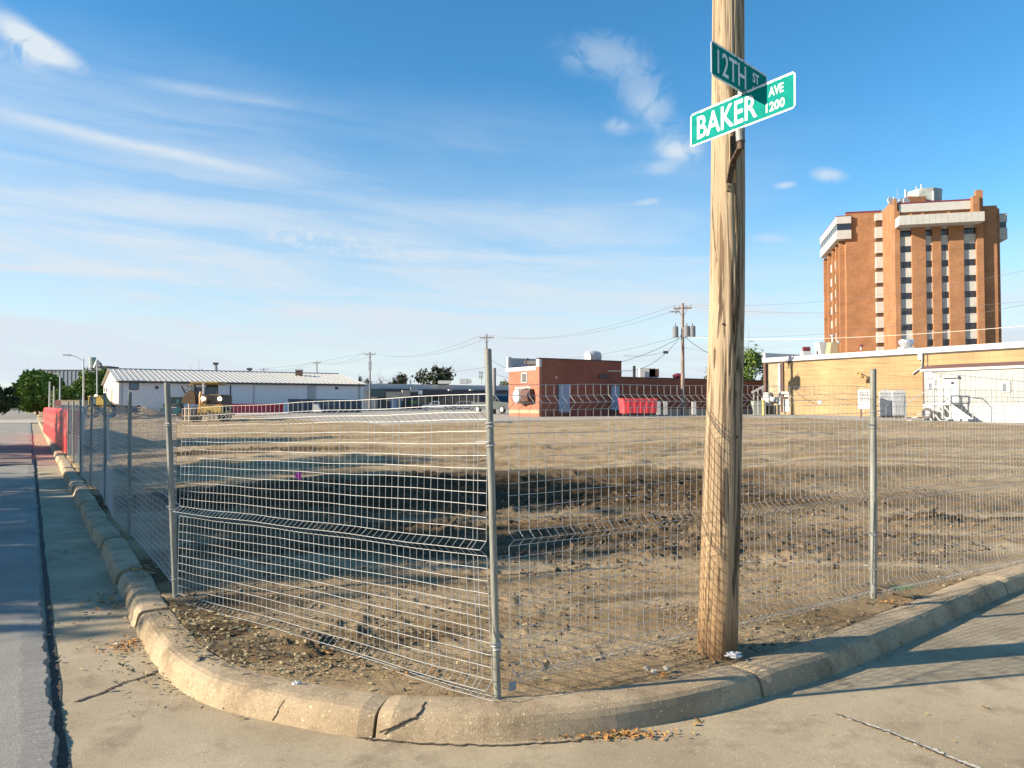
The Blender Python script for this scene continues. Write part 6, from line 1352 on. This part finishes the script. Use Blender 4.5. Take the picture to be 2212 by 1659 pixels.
def tree(c, h, rx, ry, cb_, label, leaf, n=1800, ls=.5, seed=0, clumps=16, bare=0.0, group='trees'):
    r_ = random.Random(seed); c = Vector(c); T = thing('tree', c, label, 'tree', group)
    tk_ = MB(); tr = max(.12, h * .025); tk_.tube([c - UP * .3, c + UP * cb_, c + UP * (cb_ + (h - cb_) * .5)], [tr * 1.3, tr, tr * .5], 8)
    cz_ = (cb_ + h) / 2; rz_ = (h - cb_) / 2; cl = []
    for i in range(clumps):
        a = r_.random() * 6.3; e_ = (r_.random() - .5) * 2; q = math.sqrt(max(0, 1 - e_ * e_)) * (.45 + .5 * r_.random())
        p = c + Vector((math.cos(a) * q * rx, math.sin(a) * q * ry, cz_ + e_ * rz_ * .75)); cl.append((p, (.22 + .25 * r_.random())))
        mid = (c + UP * (cb_ + (p.z - c.z - cb_) * .35)).lerp(p, .45) + UP * .2; tk_.tube([c + UP * (cb_ * .8), mid, p], [tr * .5, tr * .28, tr * .08], 5)
        for j in range(3 if bare else 1):
            e2 = p + Vector((r_.gauss(0, .3) * rx, r_.gauss(0, .3) * ry, abs(r_.gauss(0, .45)) * rz_)); tk_.tube([mid, mid.lerp(e2, .5) + UP * .1, e2], [tr * .25, tr * .12, tr * .04], 4)
    tk_.build('trunk', M_bark, T); cr = MB(); vs = []; fs = []
    for i in range(int(n * (1 - bare))):
        p, f = cl[int(r_.random() ** (1 + bare * 2) * clumps)]; u1 = Vector((r_.gauss(0, 1), r_.gauss(0, 1), r_.gauss(0, 1))); 
        u1 = u1.normalized() * (r_.random() ** .4) * (1 if r_.random() < .9 else 1.35)
        q = p + Vector((u1.x * rx * f, u1.y * ry * f, u1.z * rz_ * f)); a = Vector((r_.gauss(0, 1), r_.gauss(0, 1), r_.gauss(0, 1))).normalized() * ls * (.5 + r_.random()); b4 = a.orthogonal().normalized() * ls * (.3 + .5 * r_.random())
        k = len(vs); vs += [q - a, q - b4 * .7, q + a, q + b4]; fs.append((k, k + 1, k + 2, k + 3))
    cr.v = vs; cr.f = fs; cr.build('crown', leaf, T)
def tree_px(x0, x1, ytop, Y, label, leaf, cbf=.25, **k):
    a = at(x0, 876, Y); b3 = at(x1, 876, Y); tp = at((x0 + x1) / 2, ytop, Y); zb_ = .3; r_ = (b3.x - a.x) / 2; tree(((a.x + b3.x) / 2, Y, zb_), tp.z - zb_, r_ * 1.05, r_ * .8, (tp.z - zb_) * cbf, label, leaf, ls=k.pop('ls', max(.25, r_ * .095)), **k)
tree_px(-40, 33, 830, 120, 'dark bushy tree at the left edge, shading the far road', L_dark, n=6000, seed=1, cbf=.12)
tree_px(34, 128, 806, 150, 'broad green tree, largest left of the lamp posts', L_green, n=9000, seed=2, clumps=40, cbf=.06, ls=.7)
tree_px(20, 62, 846, 190, 'low green tree behind the broad one at left', L_green, n=1500, seed=3, cbf=.1)
tree_px(92, 128, 806, 165, 'olive-brown topped tree behind the hooked lamp post', L_olive, n=2200, seed=4, cbf=.15)
tree_px(112, 170, 836, 140, 'low green tree in front of the grain elevator', L_green, n=4500, seed=5, cbf=.06, clumps=28)
tree_px(150, 200, 818, 150, 'green tree behind the long-armed street lamp', L_olive, n=4500, seed=6, cbf=.08)
tree_px(164, 230, 797, 145, 'bright green tree between the lamps and the white gable', L_green, n=8000, seed=7, clumps=36, cbf=.08)
tree_px(202, 246, 800, 160, 'green tree touching the white gable peak', L_green, n=4500, seed=8, cbf=.08)
tree_px(404, 442, 790, 190, 'small treetop above the metal roof ridge', L_olive, n=1400, seed=9, cbf=.3)
tree_px(762, 802, 810, 200, 'dark evergreen right behind the end of the metal building', L_dark, n=1500, seed=10, cbf=.2)
tree_px(806, 844, 812, 210, 'bare twiggy tree right of the pole behind the metal building', L_brown, n=700, seed=11, bare=.75, cbf=.2, ls=.3)
tree_px(836, 892, 808, 200, 'round olive and russet tree above the long white roof', L_brown, n=1800, seed=12, cbf=.2)
tree_px(846, 876, 808, 198, 'dark green half of the round tree above the long white roof', L_dark, n=1000, seed=13, cbf=.3)
tree_px(898, 974, 786, 205, 'tall half-bare tree with dark clumps above the long white roof', L_dark, n=1500, seed=14, bare=.2, clumps=20, cbf=.3, ls=.55)
tree_px(1072, 1112, 820, 190, 'low olive tree behind the brick building', L_olive, n=1100, seed=15, cbf=.2)
tree_px(1512, 1580, 778, 120, 'light green tree left of the wooden pole, behind the brick wing', L_olive, n=1500, seed=16, cbf=.2, clumps=18)
tree_px(1575, 1665, 752, 125, 'green tree between the wooden pole and the yellow building', L_green, n=3200, seed=17, cbf=.15, clumps=22)
# unseen row along the other side of the road (their shade falls on the road and the lot)
for i, (k, back, h, rx, cb_, n) in enumerate([(10.5, 15.5, 9.2, 3.1, 1.8, 2300), (15.5, 17, 11.6, 4.4, 2.2, 3600), (19.0, 20, 13.0, 3.6, 3.0, 2600), (23.5, 17.5, 11.5, 4.0, 2.2, 3000), (29.5, 16, 6.5, 3.0, 1.5, 1500), (37, 17, 12.5, 4.2, 2.0, 3400), (42, 16, 9, 3.2, 1.6, 2000)]):
    c = KA - D2 * back + D1 * (k - 3); tree((c.x, c.y, .1), h, rx, rx, cb_, 'leafy street tree across the road, ' + ['nearest to the corner', 'second from the corner', 'third from the corner', 'tall one fourth from the corner', 'fifth from the corner', 'sixth from the corner', 'farthest of the row'][i], L_green, n=n, ls=.26, seed=40 + i, clumps=26, group='street trees across the road')
# lean-to roof at the gap between brick wing and yellow building
p0 = at(1624, 848, 71); p1 = at(1652, 834, 71); T = thing('canopy', p0, 'white sloped canopy edge left of the yellow building corner', 'canopy'); MB().tube([p0, p1], .12, 4).build('edge', M_wcap, T)
for px in (1628, 1637, 1647): a = at(px, 848 - (px - 1624) * .5, 71.2); MB().cbox(a - UP * 1.4, .08, .08, 2.6).build('post', M_wcap, T)
